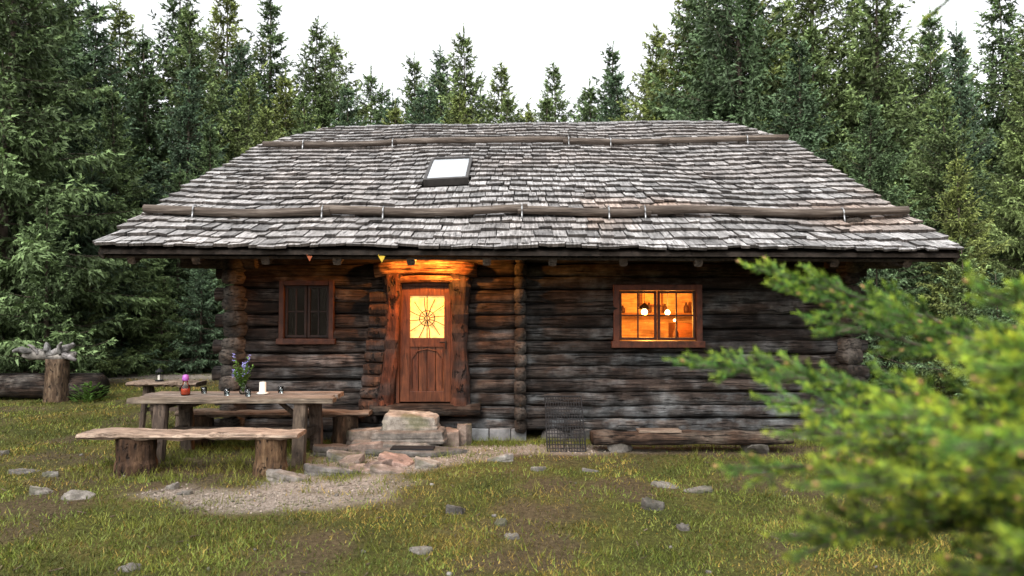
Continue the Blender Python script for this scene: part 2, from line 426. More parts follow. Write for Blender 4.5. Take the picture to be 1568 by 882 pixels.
for a,b_ in ((-.72,-.33),(-.32,-.02),(-.01,.20)):
    fb.box(a,b_,WY-.04,WY+.2,-.1,.17,t=tv(.9,1.15),j=.006)
par(fb.make('foundation_blocks',M['concrete'],bevel=.012))
fs=MB()
xx=-4.0
while xx<4.8:
    w_=random.uniform(.25,.5)
    if not(-.95<xx<.3): fs.stone((xx+w_/2,WY+.1,.04),(w_,.3,.22),tv(.3,.6),int(xx*100)+900,2,1)
    xx+=w_*.9
par(fs.make('foundation_stones',M['stone']))

# --- roof : bilinear front surface
EY,RY=8.70,15.8
XL,XR=-5.26,5.70
TH=13.87
def eave_z(x): 
    u=(x-XL)/(XR-XL); return 2.66-.05*u
def ridge_z(x):
    u=(x-XL)/(XR-XL); return 6.06+.16*u
def roofp(x,v,n=0):
    z=eave_z(x)+(ridge_z(x)-eave_z(x))*v; yy=EY+(RY-EY)*v
    z+=.03*math.sin(x*.9+v*3)*math.sin(v*math.pi)+.012*math.sin(x*2.3+v*7)
    nn=Vector((0,-(.44),.898)); return Vector((x,yy,z))+nn*n
vh=(TH-EY)/(RY-EY)
def xlim(v):
    if v<=vh: return XL,XR
    f=(v-vh)/(1-vh); return XL+(1.15)*f, XR-(.85)*f
und=MB()
def slabpoly(poly,th,t=(1,1,1)):
    vs=[p for p in poly]+[p-Vector((0,0,th)) for p in poly]; n_=len(poly)
    fs_=[list(range(n_)),[n_+i for i in range(n_)][::-1]]+[[i,i+n_,(i+1)%n_+n_,(i+1)%n_] for i in range(n_)]
    und.add(vs,fs_,t)
dn=Vector((0,0,-.035))
A=[roofp(XL,0)+dn,roofp(XR,0)+dn,roofp(XR,vh)+dn,roofp(XR-.85,1)+dn,roofp(XL+1.15,1)+dn,roofp(XL,vh)+dn]
mir=lambda p:Vector((p.x,2*RY-p.y,p.z))
slabpoly(A,.05); Bk=[mir(p) for p in A]; slabpoly(Bk[::-1],.05)
slabpoly([A[5],A[4],Bk[5]],.05); slabpoly([A[3],A[2],Bk[2]],.05)
par(und.make('roof_boarding',M['dark']))
sh=MB()
UPN=Vector((0,-.44,.898))
def shingle(fn,x0,x1,v0,dv,lift,t,s,warp=.010,th0=.024,th1=.044):
    j=lambda a:random.uniform(-a,a)
    th=random.uniform(th0,th1)
    a0=fn(x0+j(.004),v0+j(.002)+s,lift+j(warp)); a1=fn(x1+j(.004),v0+j(.002)+s,lift+j(warp))
    b0=fn(x0+j(.008),v0+dv,.0); b1=fn(x1+j(.008),v0+dv,.0)
    up=UPN*th
    sh.add([a0+up,a1+up,b1+up*.3,b0+up*.3],[[0,1,2,3]],t)
    d=(t[0]*.30,t[1]*.27,t[2]*.25)      # butts and split sides: dark end grain, deepened to paint row shadow lines
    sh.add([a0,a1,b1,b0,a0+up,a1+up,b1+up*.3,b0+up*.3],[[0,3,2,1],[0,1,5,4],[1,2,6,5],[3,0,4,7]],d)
rows=27; ex=1/rows
SX0,SX1,SV0,SV1=-1.49,-.73,.378,.55
for r in range(-1,rows):
    v0=r*ex if r>=0 else -.006
    if r==0: v0=.004
    x0,x1=xlim(max(0,v0)); x=x0-random.uniform(0,.1)
    rowk=random.uniform(.92,1.08)
    while x<x1:
        w_=random.uniform(.10,.28); e=min(x+w_,x1+.04)
        if e-x>.04:
            k=rowk*random.choice([random.uniform(.50,.80),random.uniform(.8,1.1),random.uniform(.85,1.2),random.uniform(1.0,1.4)])
            br=max(0,float(vnoise(x*.8,v0*12,4))-.35)*.8*(1.5 if x>1 and v0<.3 else .35)
            t=(k*(1+br*.02),k*(1-br*.30),k*(1-br*.50))
            parts=[(x,e)]
            if SV0-.03<v0+ex*.5<SV1-.01:
                if e>SX0 and x<SX1:
                    parts=[]
                    if x<SX0-.03: parts.append((x,SX0-.002))
                    if e>SX1+.03: parts.append((SX1+.002,e))
            for (pa,pb) in parts:
                dv=min(1.55*ex,1-v0+.004)
                if SX0-.05<(pa+pb)/2<SX1+.05 and v0<SV0<v0+dv: dv=max(.01,SV0-v0-.002)
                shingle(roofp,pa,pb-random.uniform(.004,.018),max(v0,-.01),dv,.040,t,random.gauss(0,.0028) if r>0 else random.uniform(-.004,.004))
        x+=w_
bfn=lambda x,v,n=0:(lambda q:Vector((q.x,2*RY-q.y,q.z)))(roofp(x,v,n))
for r in range(0,rows,1):
    v0=r*ex; x0,x1=xlim(v0); x=x0
    while x<x1:
        w_=random.uniform(.25,.4); e=min(x+w_,x1)
        if e-x>.05: 
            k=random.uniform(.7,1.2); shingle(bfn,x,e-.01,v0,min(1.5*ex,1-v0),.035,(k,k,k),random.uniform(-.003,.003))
        x+=w_
for side in (0,1):
    e0,e1,top=(A[5],Bk[5],A[4]) if side==0 else (A[2],Bk[2],A[3])
    for r in range(9):
        v=r/9; L0=e0.lerp(top,v); L1=e1.lerp(top,v); U0=e0.lerp(top,min(1,v+.17)); U1=e1.lerp(top,min(1,v+.17))
        n_=max(1,int((L1-L0).length/.18))
        for i in range(n_):
            a,b_=i/n_,(i+.95)/n_; up=Vector((0,0,.045)); k=random.uniform(.7,1.2)
            p=[L0.lerp(L1,a)+up,L0.lerp(L1,b_)+up,U0.lerp(U1,b_)+up*.3,U0.lerp(U1,a)+up*.3]
            q=[w_+Vector((0,0,.022)) for w_ in p]
            sh.add(p+q,[[4,5,6,7],[0,3,2,1],[0,1,5,4],[1,2,6,5],[3,0,4,7],[2,3,7,6]],(k,k,k))
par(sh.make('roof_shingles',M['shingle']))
rc=MB(); x=XL+1.15
while x<XR-.85:
    w_=random.uniform(.14,.22); k=random.uniform(.45,.8); p=roofp(x,1)
    rc.box(x,x+w_-.01,RY-.34,RY+.05,p.z+.015+random.uniform(0,.025),p.z+.05+random.uniform(0,.02),(k,k,k),.004,Euler((math.radians(26),0,0)).to_matrix(),(x,RY+.03,p.z+.05)); x+=w_
par(rc.make('ridge_shingles',M['shingle']))
eb=MB()
for (X0,s_) in ((XL,-1),(XR,1)):
    p,q=roofp(X0,0,-.08),roofp(X0,vh,-.08)
    eb.tube([p,q],[1,1],4,(.7,.6,.5),sq=(1,.05,.09))
x=-4.95
while x<5.6:
    xr=x+random.uniform(-.08,.08); k=random.uniform(1.0,2.2)
    p=Vector((xr,8.80,eave_z(xr)-.15)); q=Vector((xr,15.6,ridge_z(xr)-.25))
    eb.tube([p,q],[1,1],8,(k,k*.9,k*.8),sq=(.4,.055,.06),seed=int(x*10)); x+=.92
eb.tube([(XL+.03,8.80,eave_z(XL)-.10),(XR-.03,8.80,eave_z(XR)-.10)],[1,1],4,(.8,.75,.7),sq=(1,.03,.03))
for X0,X1 in ((WL-.75,WL+.3),(WR-.3,WR+.75)):
    for yy,zz in ((9.9,2.83),(12.8,4.35),(9.75,2.55)):
        eb.tube([(X0,yy,zz),((X0+X1)/2,yy,zz),(X1,yy,zz)],[1,1.03,1],10,(1.3,1.1,1.0),irr=.05,sq=(.7,.1,.1))
par(eb.make('rafters_and_eave',M['log_y']))
po=MB(); st=MB()
def pole(v,cuts,xs0,xs1,r,brs):
    c=[xs0]+cuts+[xs1]
    for i in range(len(c)-1):
        a,b_=c[i]-.07,c[i+1]+.07; n_=max(2,int((b_-a)/.3)); pts=[]
        o=.015*(i%2)
        for q in range(n_+1):
            xx=a+(b_-a)*q/n_; pts.append(roofp(xx,v+o*.15,.125+o+.012*math.sin(xx*2.1+i)))
        k=random.uniform(.7,1.2); po.tube(pts,[r*random.uniform(.94,1.06) for _ in pts],10,(k,k*.95,k*.9),irr=.10,seed=i)
    for xx in brs:
        pts=[]
        for q in range(9):
            an=math.radians(-20+q*27); cc=roofp(xx,v,.13)
            pts.append(cc+Vector((0,-math.cos(an)*(r+.02),math.sin(an)*(r+.02))))
        st.tube(pts,.011,6); st.tube([pts[0],roofp(xx,v-.02,.04)],.012,6)
pole((9.72-EY)/(RY-EY),[-2.65,.15,1.9],-5.15,5.55,.062,[-4.5,-2.68,-1.82,.14,1.37,1.88,4.68])
pole((13.75-EY)/(RY-EY),[-2.4,1.1,3.1],-4.95,5.5,.062,[-4.2,-2.4,1.14,1.98,4.73])
par(po.make('snow_poles',M['pole'],smooth=True)); par(st.make('pole_brackets',M['steel'],smooth=True))
sk=MB(); sg=MB()
def rbox(m_,xa,xb,va,vb,na,nb):
    vs=[roofp(x,v,n_) for x in (xa,xb) for v in (va,vb) for n_ in (na,nb)]
    m_.add(vs,[[0,1,3,2],[4,6,7,5],[0,4,5,1],[2,3,7,6],[0,2,6,4],[1,5,7,3]])
x0,x1,v0,v1=SX0,SX1,SV0,SV1
f_=.055; fv=.010
rbox(sk,x0,x0+f_,v0,v1,-.03,.10); rbox(sk,x1-f_,x1,v0,v1,-.03,.10)
rbox(sk,x0+f_,x1-f_,v0,v0+fv,-.03,.098); rbox(sk,x0+f_,x1-f_,v1-fv,v1,-.03,.12)
rbox(sg,x0+f_,x1-f_,v0+fv,v1-fv,.0,.085)
par(sk.make('skylight_frame',M['velux'],bevel=.006)); par(sg.make('skylight_pane',M['skyglass']))

# --- door surround
ds=MB()
def hewnpost(prof,y0,y1,t,seed):
    rg=random.Random(seed); vs=[];fs_=[]
    n_=len(prof); 
    for i,(z,a,b_) in enumerate(prof):
        c=(b_-a)*.22; yy=y0+rg.uniform(-.02,.02)
        a+=.025*(float(vnoise(z*3,seed*5))-.5)*2
        for px,py in ((a,y1),(a,yy+c*.8),(a+c,yy),(b_-c,yy),(b_,yy+c*.8),(b_,y1)):
            vs.append((px+rg.uniform(-.01,.01),py,z))
    for i in range(n_-1):
        for k in range(5): fs_.append([i*6+k,i*6+k+1,(i+1)*6+k+1,(i+1)*6+k])
    fs_.append([0,1,2,3,4,5][::-1]); fs_.append([(n_-1)*6+k for k in range(6)]); ds.add(vs,fs_,t)
def interp(pts,n_):
    zs=[p[0] for p in pts]; out=[]
    for i in range(n_+1):
        z=zs[0]+(zs[-1]-zs[0])*i/n_
        out.append((z,float(np.interp(z,zs,[p[1] for p in pts])),float(np.interp(z,zs,[p[2] for p in pts]))))
    return out
hewnpost(interp([(.42,-2.02,-1.70),(.7,-1.95,-1.66),(1.1,-1.82,-1.62),(1.7,-1.78,-1.60),(2.2,-1.85,-1.57),(2.45,-1.87,-1.50)],16),WY-.16,WY+.1,(1.6,1.05,.85),1)
hewnpost(interp([(.36,-.90,-.58),(.8,-.87,-.60),(1.3,-.85,-.64),(1.9,-.87,-.62),(2.2,-.90,-.58),(2.45,-.97,-.56)],16),WY-.16,WY+.1,(1.1,.9,.85),2)
for i in range(11):
    z=.34+.17*i
    ds.tube([(-2.18+min(.16,.02*i),WY-.02,z),(-1.90+min(.16,.02*i),WY-.07+.01*random.random(),z)],[1,1.05],10,tv(.7,1.2),irr=.1,sq=(.7,.10,.085),seed=i)
par(ds.make('door_posts',M['hewn'],smooth=False,bevel=.01))
dl=MB()
for (a,b_,za,zb,yy,sd) in ((-1.95,-.50,2.32,2.53,WY-.17,3),(-1.8,-.62,2.20,2.33,WY-.13,4),(-2.0,-.45,.36,.53,WY-.16,5)):
    n_=8; dl.tube([(a+(b_-a)*i/n_,yy+.12,(za+zb)/2+(.04*math.sin(math.pi*i/n_) if sd<5 else 0)) for i in range(n_+1)],[1+.06*random.uniform(-1,1) for _ in range(n_+1)],12,(5.5,3.0,1.7) if sd<5 else (1.4,1.3,1.2),irr=.05,sq=(.6,.14,(zb-za)/2),seed=sd)  # lintel tint raised to put more porch lamp glow into its colour
par(dl.make('door_lintel_and_sill',M['log'],smooth=True))
dr=MB(); D0,D1,DB,DT=-1.60,-.88,.55,2.20; y0=WY-.03
dr.box(D0,D0+.14,y0,y0+.05,DB,DT); dr.box(D1-.09,D1,y0,y0+.05,DB,DT,(.9,.9,.9))
dr.box(D0+.14,D1-.09,y0+.002,y0+.05,2.06,DT); dr.box(D0+.14,D1-.09,y0+.002,y0+.05,1.33,1.46,(1.1,1.1,1.1)); dr.box(D0+.14,D1-.09,y0+.002,y0+.05,DB,.70,(.9,.9,.9))
for i in range(4):
    a=D0+.14+i*.1225; dr.box(a+.003,a+.119,y0+.018,y0+.04,.70,1.33,tv(.75,1.2))
pts=[(D0+.17,y0+.012,.74),(D0+.17,y0+.012,1.16),(D0+.25,y0+.012,1.27),(D0+.385,y0+.012,1.30),(D1-.20,y0+.012,1.27),(D1-.12,y0+.012,1.16),(D1-.12,y0+.012,.74)]
dr.tube(pts,.011,6,(.8,.8,.8))
dr.box(D0-.05,D0-.004,y0-.03,y0+.08,DB-.02,DT+.04,(.85,.85,.85)); dr.box(D1+.004,D1+.05,y0-.03,y0+.08,DB-.02,DT+.04,(.85,.85,.85)); dr.box(D0-.004,D1+.004,y0-.032,y0+.08,DT+.004,DT+.05,(1,.9,.8))
par(dr.make('door_leaf',M['door'],bevel=.005))
dg=MB(); dg.box(D0+.14,D1-.09,y0+.03,y0+.035,1.46,2.06); par(dg.make('door_curtain',M['curtain_lit']))
gr=MB(); cx,cz,gy=(D0+.14+D1-.09)/2,1.74,y0+.008
hx,hz=.245,.30
for i in range(12):
    an=math.pi*2*i/12+.13; r=min(hx/abs(math.cos(an)+1e-6),hz/abs(math.sin(an)+1e-6)); r=min(r,.30)
    gr.tube([(cx+.03*math.cos(an),gy,cz+.03*math.sin(an)),(cx+r*.55*math.cos(an+.06),gy,cz+r*.55*math.sin(an+.06)),(cx+r*math.cos(an),gy,cz+r*math.sin(an))],.0055,6)
for rr in (.035,.11): gr.tube([(cx+rr*math.cos(a/16*2*math.pi),gy-.004,cz+rr*math.sin(a/16*2*math.pi)) for a in range(17)],.006,6)
gr.tube([(cx,gy-.002,1.46),(cx,gy-.002,2.06)],.006,6)
gr.tube([(D1-.06,y0-.05,1.30),(D1-.06,y0-.05,1.42)],.009,8); gr.tube([(D1-.06,y0,1.40),(D1-.06,y0-.05,1.40),(D1-.15,y0-.055,1.40)],.009,8)
par(gr.make('door_grille',M['iron'],smooth=True))

# --- windows
wf=MB(); ws=MB(); wg=MB(); wd=MB()
def win(x0,x1,z0,z1,fw,glass_m,tf_,ts):
    ya,yb=WY-.055,WY+.12
    wf.box(x0,x0+fw,ya,yb,z0,z1,tf_,.003); wf.box(x1-fw,x1,ya,yb,z0,z1,tf_,.003)
    wf.box(x0+fw,x1-fw,ya+.003,yb,z1-fw,z1,tf_,.002); wf.box(x0-.03,x1+.03,ya-.03,yb-.01,z0-.02,z0+fw-.01,tf_,.003)
    a,b_,c,d=x0+fw+.003,x1-fw-.003,z0+fw+.003,z1-fw-.003; m_=(a+b_)/2; s_=.036
    for p,q in ((a,m_-.006),(m_+.006,b_)):
        ws.box(p,p+s_,WY,WY+.04,c,d,ts); ws.box(q-s_,q,WY,WY+.04,c,d,ts)
        ws.box(p+s_,q-s_,WY+.002,WY+.04,c,c+s_,ts); ws.box(p+s_,q-s_,WY+.002,WY+.04,d-s_,d,ts)
        ws.box((p+q)/2-.010,(p+q)/2+.010,WY+.006,WY+.03,c+s_,d-s_,ts); ws.box(p+s_,q-s_,WY+.008,WY+.03,(c+d)/2-.010,(c+d)/2+.010,ts)
        glass_m.box(p+s_,q-s_,WY+.018,WY+.021,c+s_,d-s_)
win(-3.33,-2.55,1.39,2.28,.07,wd,(.9,.8,.75),(.35,.35,.35))
win(1.45,2.72,1.34,2.22,.085,wg,(1.5,1.2,1.1),(1.2,1,.8))
par(wf.make('window_frames',M['frame'],bevel=.006)); par(ws.make('window_sashes',M['frame'],bevel=.003))
par(wd.make('window_glass_left',M['glass_dark'])); par(wg.make('window_glass_right',M['glass']))
rm=MB()
def room(m_,x0,x1,y0,y1,z0,z1,front):
    t=.03
    m_.box(x0,x0+t,y0,y1,z0,z1); m_.box(x1-t,x1,y0,y1,z0,z1); m_.box(x0+t,x1-t,y1-t,y1,z0,z1)
    m_.box(x0+t,x1-t,y0,y1-t,z0,z0+t); m_.box(x0+t,x1-t,y0,y1-t,z1-t,z1)
    a,b_,c,d=front
    m_.box(x0+t,a,y0,y0+t,z0+t,z1-t); m_.box(b_,x1-t,y0,y0+t,z0+t,z1-t); m_.box(a,b_,y0,y0+t,z0+t,c); m_.box(a,b_,y0,y0+t,d,z1-t)
room(rm,.4,4.5,WY+.26,13.2,.5,2.7,(1.50,2.67,1.38,2.18))
rm.box(1.0,4.2,12.8,13.15,1.75,1.79,(.35,.25,.15)); rm.box(1.2,1.3,11.0,11.1,.53,2.66,(.4,.3,.2)); rm.box(3.0,3.9,12.5,13.1,.53,1.6,(.4,.25,.15))
rm.box(1.3,3.2,11.2,12.2,1.22,1.27,(.9,.7,.5)); rm.box(.43,4.46,11.4,11.52,2.5,2.66,(.4,.3,.2))
rm.box(2.45,2.9,13.1,13.16,1.9,2.35,(.3,.18,.1)); rm.box(2.50,2.85,13.08,13.10,1.95,2.30,(1.3,1.1,.9))
rm.box(1.45,1.95,12.9,13.14,.9,1.62,(.3,.18,.1))
par(rm.make('lit_room',M['interior']))
ib=MB()
for x,z,h in ((1.6,1.79,.16),(1.85,1.79,.22),(2.1,1.79,.14),(2.6,1.79,.2),(2.9,1.79,.17),(3.3,1.79,.2)):
    ib.lathe((x,12.95,z),[(.04,0),(.05,.05),(.045,h*.6),(.02,h*.8),(.02,h)],12)
ib.lathe((2.75,11.5,1.27),[(.05,0),(.06,.05),(.05,.2),(.015,.27),(.015,.34)],12); ib.lathe((1.75,11.4,1.27),[(.06,0),(.08,.05),(.09,.16),(.05,.2)],12)
par(ib.make('shelf_bottles',M['frame'],smooth=True))
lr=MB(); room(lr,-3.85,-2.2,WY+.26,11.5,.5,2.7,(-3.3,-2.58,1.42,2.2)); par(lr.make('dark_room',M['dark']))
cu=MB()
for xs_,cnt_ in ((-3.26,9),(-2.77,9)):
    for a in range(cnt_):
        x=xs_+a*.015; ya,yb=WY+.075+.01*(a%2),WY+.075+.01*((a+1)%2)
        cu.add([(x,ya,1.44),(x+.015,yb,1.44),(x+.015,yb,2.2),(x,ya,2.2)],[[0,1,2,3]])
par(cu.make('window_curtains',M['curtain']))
def plight(name,loc,w,col,r):
    l=bpy.data.lights.new(name,'POINT'); l.energy=w; l.color=col; l.shadow_soft_size=r
    o_=bpy.data.objects.new(name,l); o_.location=loc; scene.collection.objects.link(o_); return o_
def lampobj(loc,r,name):
    e=MB(); e.lathe(loc,[(.003,-r),(r*.7,-r*.7),(r,0),(r*.7,r*.7),(r*.3,r)],16); return par(e.make(name,M['bulb'],smooth=True))
lampobj((2.19,11.3,1.82),.055,'pendant_bulb'); lampobj((2.80,12.3,1.80),.05,'pendant_bulb_rear'); lampobj((1.70,12.6,1.66),.04,'wall_bulb'); lampobj((2.95,12.4,1.66),.025,'candle_flame')
cd=MB(); cd.tube([(2.19,11.3,1.875),(2.19,11.3,2.66)],.006,6); cd.tube([(2.80,12.3,1.85),(2.80,12.3,2.66)],.006,6)
cd.lathe((2.19,11.3,1.87),[(.10,0),(.07,.05),(.02,.09),(.01,.1)],16)
par(cd.make('pendant_cord',M['iron']))
par(plight('room_lamp',(2.19,11.15,1.72),185,(1,.37,.055),.08)); par(plight('room_lamp_rear',(2.8,12.1,1.95),165,(1,.38,.06),.08))
# porch lamp above the door, tucked up under the eave
PX,PY,PZ=-1.10,WY-.55,2.76
pl=MB(); pl.lathe((PX,PY,PZ+.01),[(.05,.06),(.055,.05),(.05,0),(.05,-.01)],14); pl.tube([(PX,WY+.05,PZ+.09),(PX,PY,PZ+.09),(PX,PY,PZ+.05)],.012,8)
par(pl.make('porch_lamp_socket',M['iron'],smooth=True))
lampobj((PX,PY,PZ-.015),.03,'porch_lamp_bulb'); par(plight('porch_lamp_light',(PX,PY,PZ-.10),230,(1,.38,.07),.04))

# ---------------------------------------------------------------- bunting
for nm,x,mt in (('bunting_flag',-1.66,'cloth_y'),('bunting_flag',-2.58,'cloth_o')):
    f=MB(); z=2.55; s_=.045 if mt=='cloth_y' else .035
    f.add([(x-s_,8.69,z),(x,8.675,z+.003),(x+s_,8.69,z),(x+.005,8.67,z-s_*1.9),(x-s_,8.693,z),(x,8.678,z+.003),(x+s_,8.693,z),(x+.005,8.673,z-s_*1.9)],[[0,1,3],[1,2,3],[5,4,7],[6,5,7],[0,4,5,1],[1,5,6,2],[0,3,7,4],[3,2,6,7]])
    f.tube([(x-s_,8.685,z),(x-s_*.9,8.72,z+.05)],.003,4)
    f.make(nm,M[mt])

# ---------------------------------------------------------------- picnic table
pt=empty('picnic_table',(-3.45,8.8,0))
def parto(ob,e):
    ob.parent=e; ob.matrix_parent_inverse=Matrix.Translation(-Vector(e.location)); return ob
tb=MB()
yy=8.43
for i,w_ in enumerate((.19,.20,.18,.19)):
    tb.box(-4.72+random.uniform(-.03,.03),-2.24+random.uniform(-.04,.04),yy,yy+w_-.008,.715,.775+random.uniform(-.004,.004),tv(.75,1.15),.004); yy+=w_
parto(tb.make('table_top',M['plank'],bevel=.006),pt)
tl=MB()
for x in (-4.35,-2.62):
    for y_,dy in ((8.52,-.10),(9.12,.10)):
        tl.tube([(x,y_+dy,gzf(x,y_)-.03),(x,y_+dy*.5,.38),(x,y_,.715)],[1,1,1],8,tv(.8,1.2),sq=(.45,.085,.06),irr=.04)
    tl.box(x-.05,x+.05,8.46,9.14,.63,.712,tv(.8,1.1),.004); tl.box(x-.04,x+.04,8.44,9.2,.25,.34,tv(.8,1.1),.004)
tl.box(-4.33,-2.64,8.78,8.86,.27,.36,(.8,.8,.8),.004)
tl.tube([(-4.25,8.8,.60),(-3.9,8.8,.70)],[1,1],6,sq=(.6,.03,.03)); tl.tube([(-2.7,8.8,.45),(-3.0,8.8,.70)],[1,1],6,sq=(.6,.03,.03))
parto(tl.make('table_legs',M['tleg'],bevel=.005),pt)
def slab(m_,x0,x1,y0,y1,z0,z1,seed,t):
    rg=random.Random(seed); n_=26; vs=[]; fs_=[]
    for i in range(n_+1):
        x=x0+(x1-x0)*i/n_; a=y0+rg.uniform(-.02,.02); b_=y1+rg.uniform(-.015,.015); zz=z1+rg.uniform(-.006,.006)+.012*math.sin(i*.45)
        zl=z0+rg.uniform(-.018,.012)
        for yv,zv in ((a+.03,zl),(a,z0+.03),(a+.012,zz-.01),(a+.04,zz),(b_-.04,zz),(b_,zz-.02),(b_-.03,zl)): vs.append((x,yv,zv))
    for i in range(n_):
        for k in range(7): k2=(k+1)%7; fs_.append([i*7+k,(i+1)*7+k,(i+1)*7+k2,i*7+k2])
    fs_.append(list(range(7))); fs_.append([n_*7+k for k in range(7)][::-1]); m_.add(vs,fs_,t)
def stump(m_,x,y_,r,h,seed,t):
    rg=random.Random(seed); z0=gzf(x,y_)-.05; n_=26; vs=[];fs_=[]; ph=rg.random()*50
    lv=[z0+(h-z0)*i/9 for i in range(10)]
    for i,z in enumerate(lv):
        for k in range(n_):
            an=2*math.pi*k/n_; rr=r*(1+.30*(float(vnoise(ph+3*math.cos(an)+5,ph+3*math.sin(an)+5))-.5)+.08*(float(vnoise(k*1.3+ph,i*.6))-.5))*(1.12-.14*i/9 if i<4 else 1)
            vs.append((x+rr*math.cos(an),y_+rr*math.sin(an)*.9,z))
    for i in range(9):
        for k in range(n_): k2=(k+1)%n_; fs_.append([i*n_+k,i*n_+k2,(i+1)*n_+k2,(i+1)*n_+k])
    fs_.append([9*n_+k for k in range(n_)]); m_.add(vs,fs_,t)
for nm,(x0,x1,y0,y1),sx in (('wooden_bench',(-4.90,-2.42,7.72,8.10),(-4.33,-2.78)),('wooden_bench',(-4.6,-1.95,9.33,9.62),(-4.3,-2.3))):
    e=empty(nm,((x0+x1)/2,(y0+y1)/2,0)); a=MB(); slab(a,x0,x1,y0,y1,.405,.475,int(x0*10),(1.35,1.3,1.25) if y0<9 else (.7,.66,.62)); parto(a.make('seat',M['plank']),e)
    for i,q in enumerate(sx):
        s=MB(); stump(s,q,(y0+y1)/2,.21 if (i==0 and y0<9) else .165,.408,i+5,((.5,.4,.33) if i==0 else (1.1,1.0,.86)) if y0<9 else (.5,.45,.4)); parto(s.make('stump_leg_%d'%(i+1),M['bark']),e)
bt=empty('juice_bottle',(-4.17,8.75,.778)); 
a=MB(); a.lathe((-4.17,8.75,.778),[(.05,0),(.058,.02),(.058,.11),(.03,.15),(.03,.19)],20); parto(a.make('glass_body',M['jar'],smooth=True),bt)
a=MB(); a.lathe((-4.17,8.75,.783),[(.045,0),(.052,.02),(.052,.07),(.05,.075)],20); parto(a.make('juice',M['juice'],smooth=True),bt)
a=MB(); a.lathe((-4.17,8.75,.96),[(.036,0),(.04,.01),(.04,.05),(.03,.07),(.012,.08)],16); parto(a.make('cap',M['purple'],smooth=True),bt)
a=MB(); a.lathe((-3.22,8.85,.778),[(.07,0),(.075,.015),(.07,.02),(.042,.022),(.042,.15),(.035,.155),(.01,.145)],20); a.tube([(-3.22,8.85,.92),(-3.218,8.85,.945)],.003,5); a.make('candle',M['wax'],smooth=True)
for x,y_ in ((-3.62,8.7),(-3.32,8.62),(-3.02,8.95),(-4.0,8.9)):
    a=MB(); a.lathe((x,y_,.778),[(.028,0),(.034,.01),(.036,.085),(.033,.085),(.03,.012),(.002,.01)],16); a.make('drinking_glass',M['jar'],smooth=True)
fv=empty('flower_vase',(-3.47,8.85,.778))
a=MB(); a.lathe((-3.47,8.85,.778),[(.035,0),(.05,.02),(.055,.08),(.035,.13),(.04,.15)],18); parto(a.make('vase',M['jar'],smooth=True),fv)
a=MB(); b2=MB()
for i in range(20):
    an=random.uniform(0,6.28); sp=random.uniform(.02,.16); h=random.uniform(.22,.48)
    base=Vector((-3.47,8.85,.80)); tip=base+Vector((sp*math.cos(an),sp*math.sin(an),h)); mid=base.lerp(tip,.5)+Vector((0,0,.02))
    a.tube([base,mid,tip],.003,5)
    for q in range(16):
        p=base.lerp(tip,random.uniform(.35,.98)); d=Vector((random.uniform(-1,1),random.uniform(-1,1),random.uniform(-.2,.8))).normalized()*random.uniform(.03,.08); s_=d.cross(Vector((0,0,1))).normalized()*.012
        a.add([p,p+d*.5+s_,p+d,p+d*.5-s_],[[0,1,2,3]],tv(.9,1.9))
    if i<8:
        for q in range(14):
            p=tip+Vector((random.gauss(0,.010),random.gauss(0,.010),random.uniform(-.07,.03))); s_=.008
            b2.add([p+Vector((s_,0,0)),p+Vector((0,0,s_)),p+Vector((-s_,0,0)),p+Vector((0,-s_,-s_*.4))],[[0,1,2,3]],(1,1,1))
parto(a.make('stems_and_leaves',M['leaf']),fv); parto(b2.make('blossoms',M['petal']),fv)

e=empty('side_table',(-5.35,10.6,0)); a=MB()
slab(a,-5.85,-4.78,10.35,10.75,.70,.76,77,(1.05,1,.95)); parto(a.make('top',M['plank']),e)
a=MB()
for x in (-5.6,-5.05):
    a.tube([(x-.05,10.45,-.05),(x,10.5,.7)],.045,8,irr=.1); a.tube([(x+.05,10.7,-.05),(x,10.62,.7)],.045,8,irr=.1)
a.box(-5.6,-5.05,10.53,10.58,.3,.36); parto(a.make('legs',M['tleg']),e)
e=empty('table_lantern',(-5.43,10.55,.76)); a=MB()
a.lathe((-5.43,10.55,.762),[(.06,0),(.06,.015),(.05,.02)],14); a.lathe((-5.43,10.55,.90),[(.06,0),(.05,.02),(.015,.05),(.012,.06)],14)
for k in range(4): a.tube([(-5.43+.048*math.cos(k*1.57+.7),10.55+.048*math.sin(k*1.57+.7),.77),(-5.43+.048*math.cos(k*1.57+.7),10.55+.048*math.sin(k*1.57+.7),.905)],.004,5)
parto(a.make('cage',M['iron']),e); a=MB(); a.lathe((-5.43,10.55,.78),[(.025,0),(.025,.07),(.005,.075)],12); parto(a.make('candle_stub',M['wax']),e)

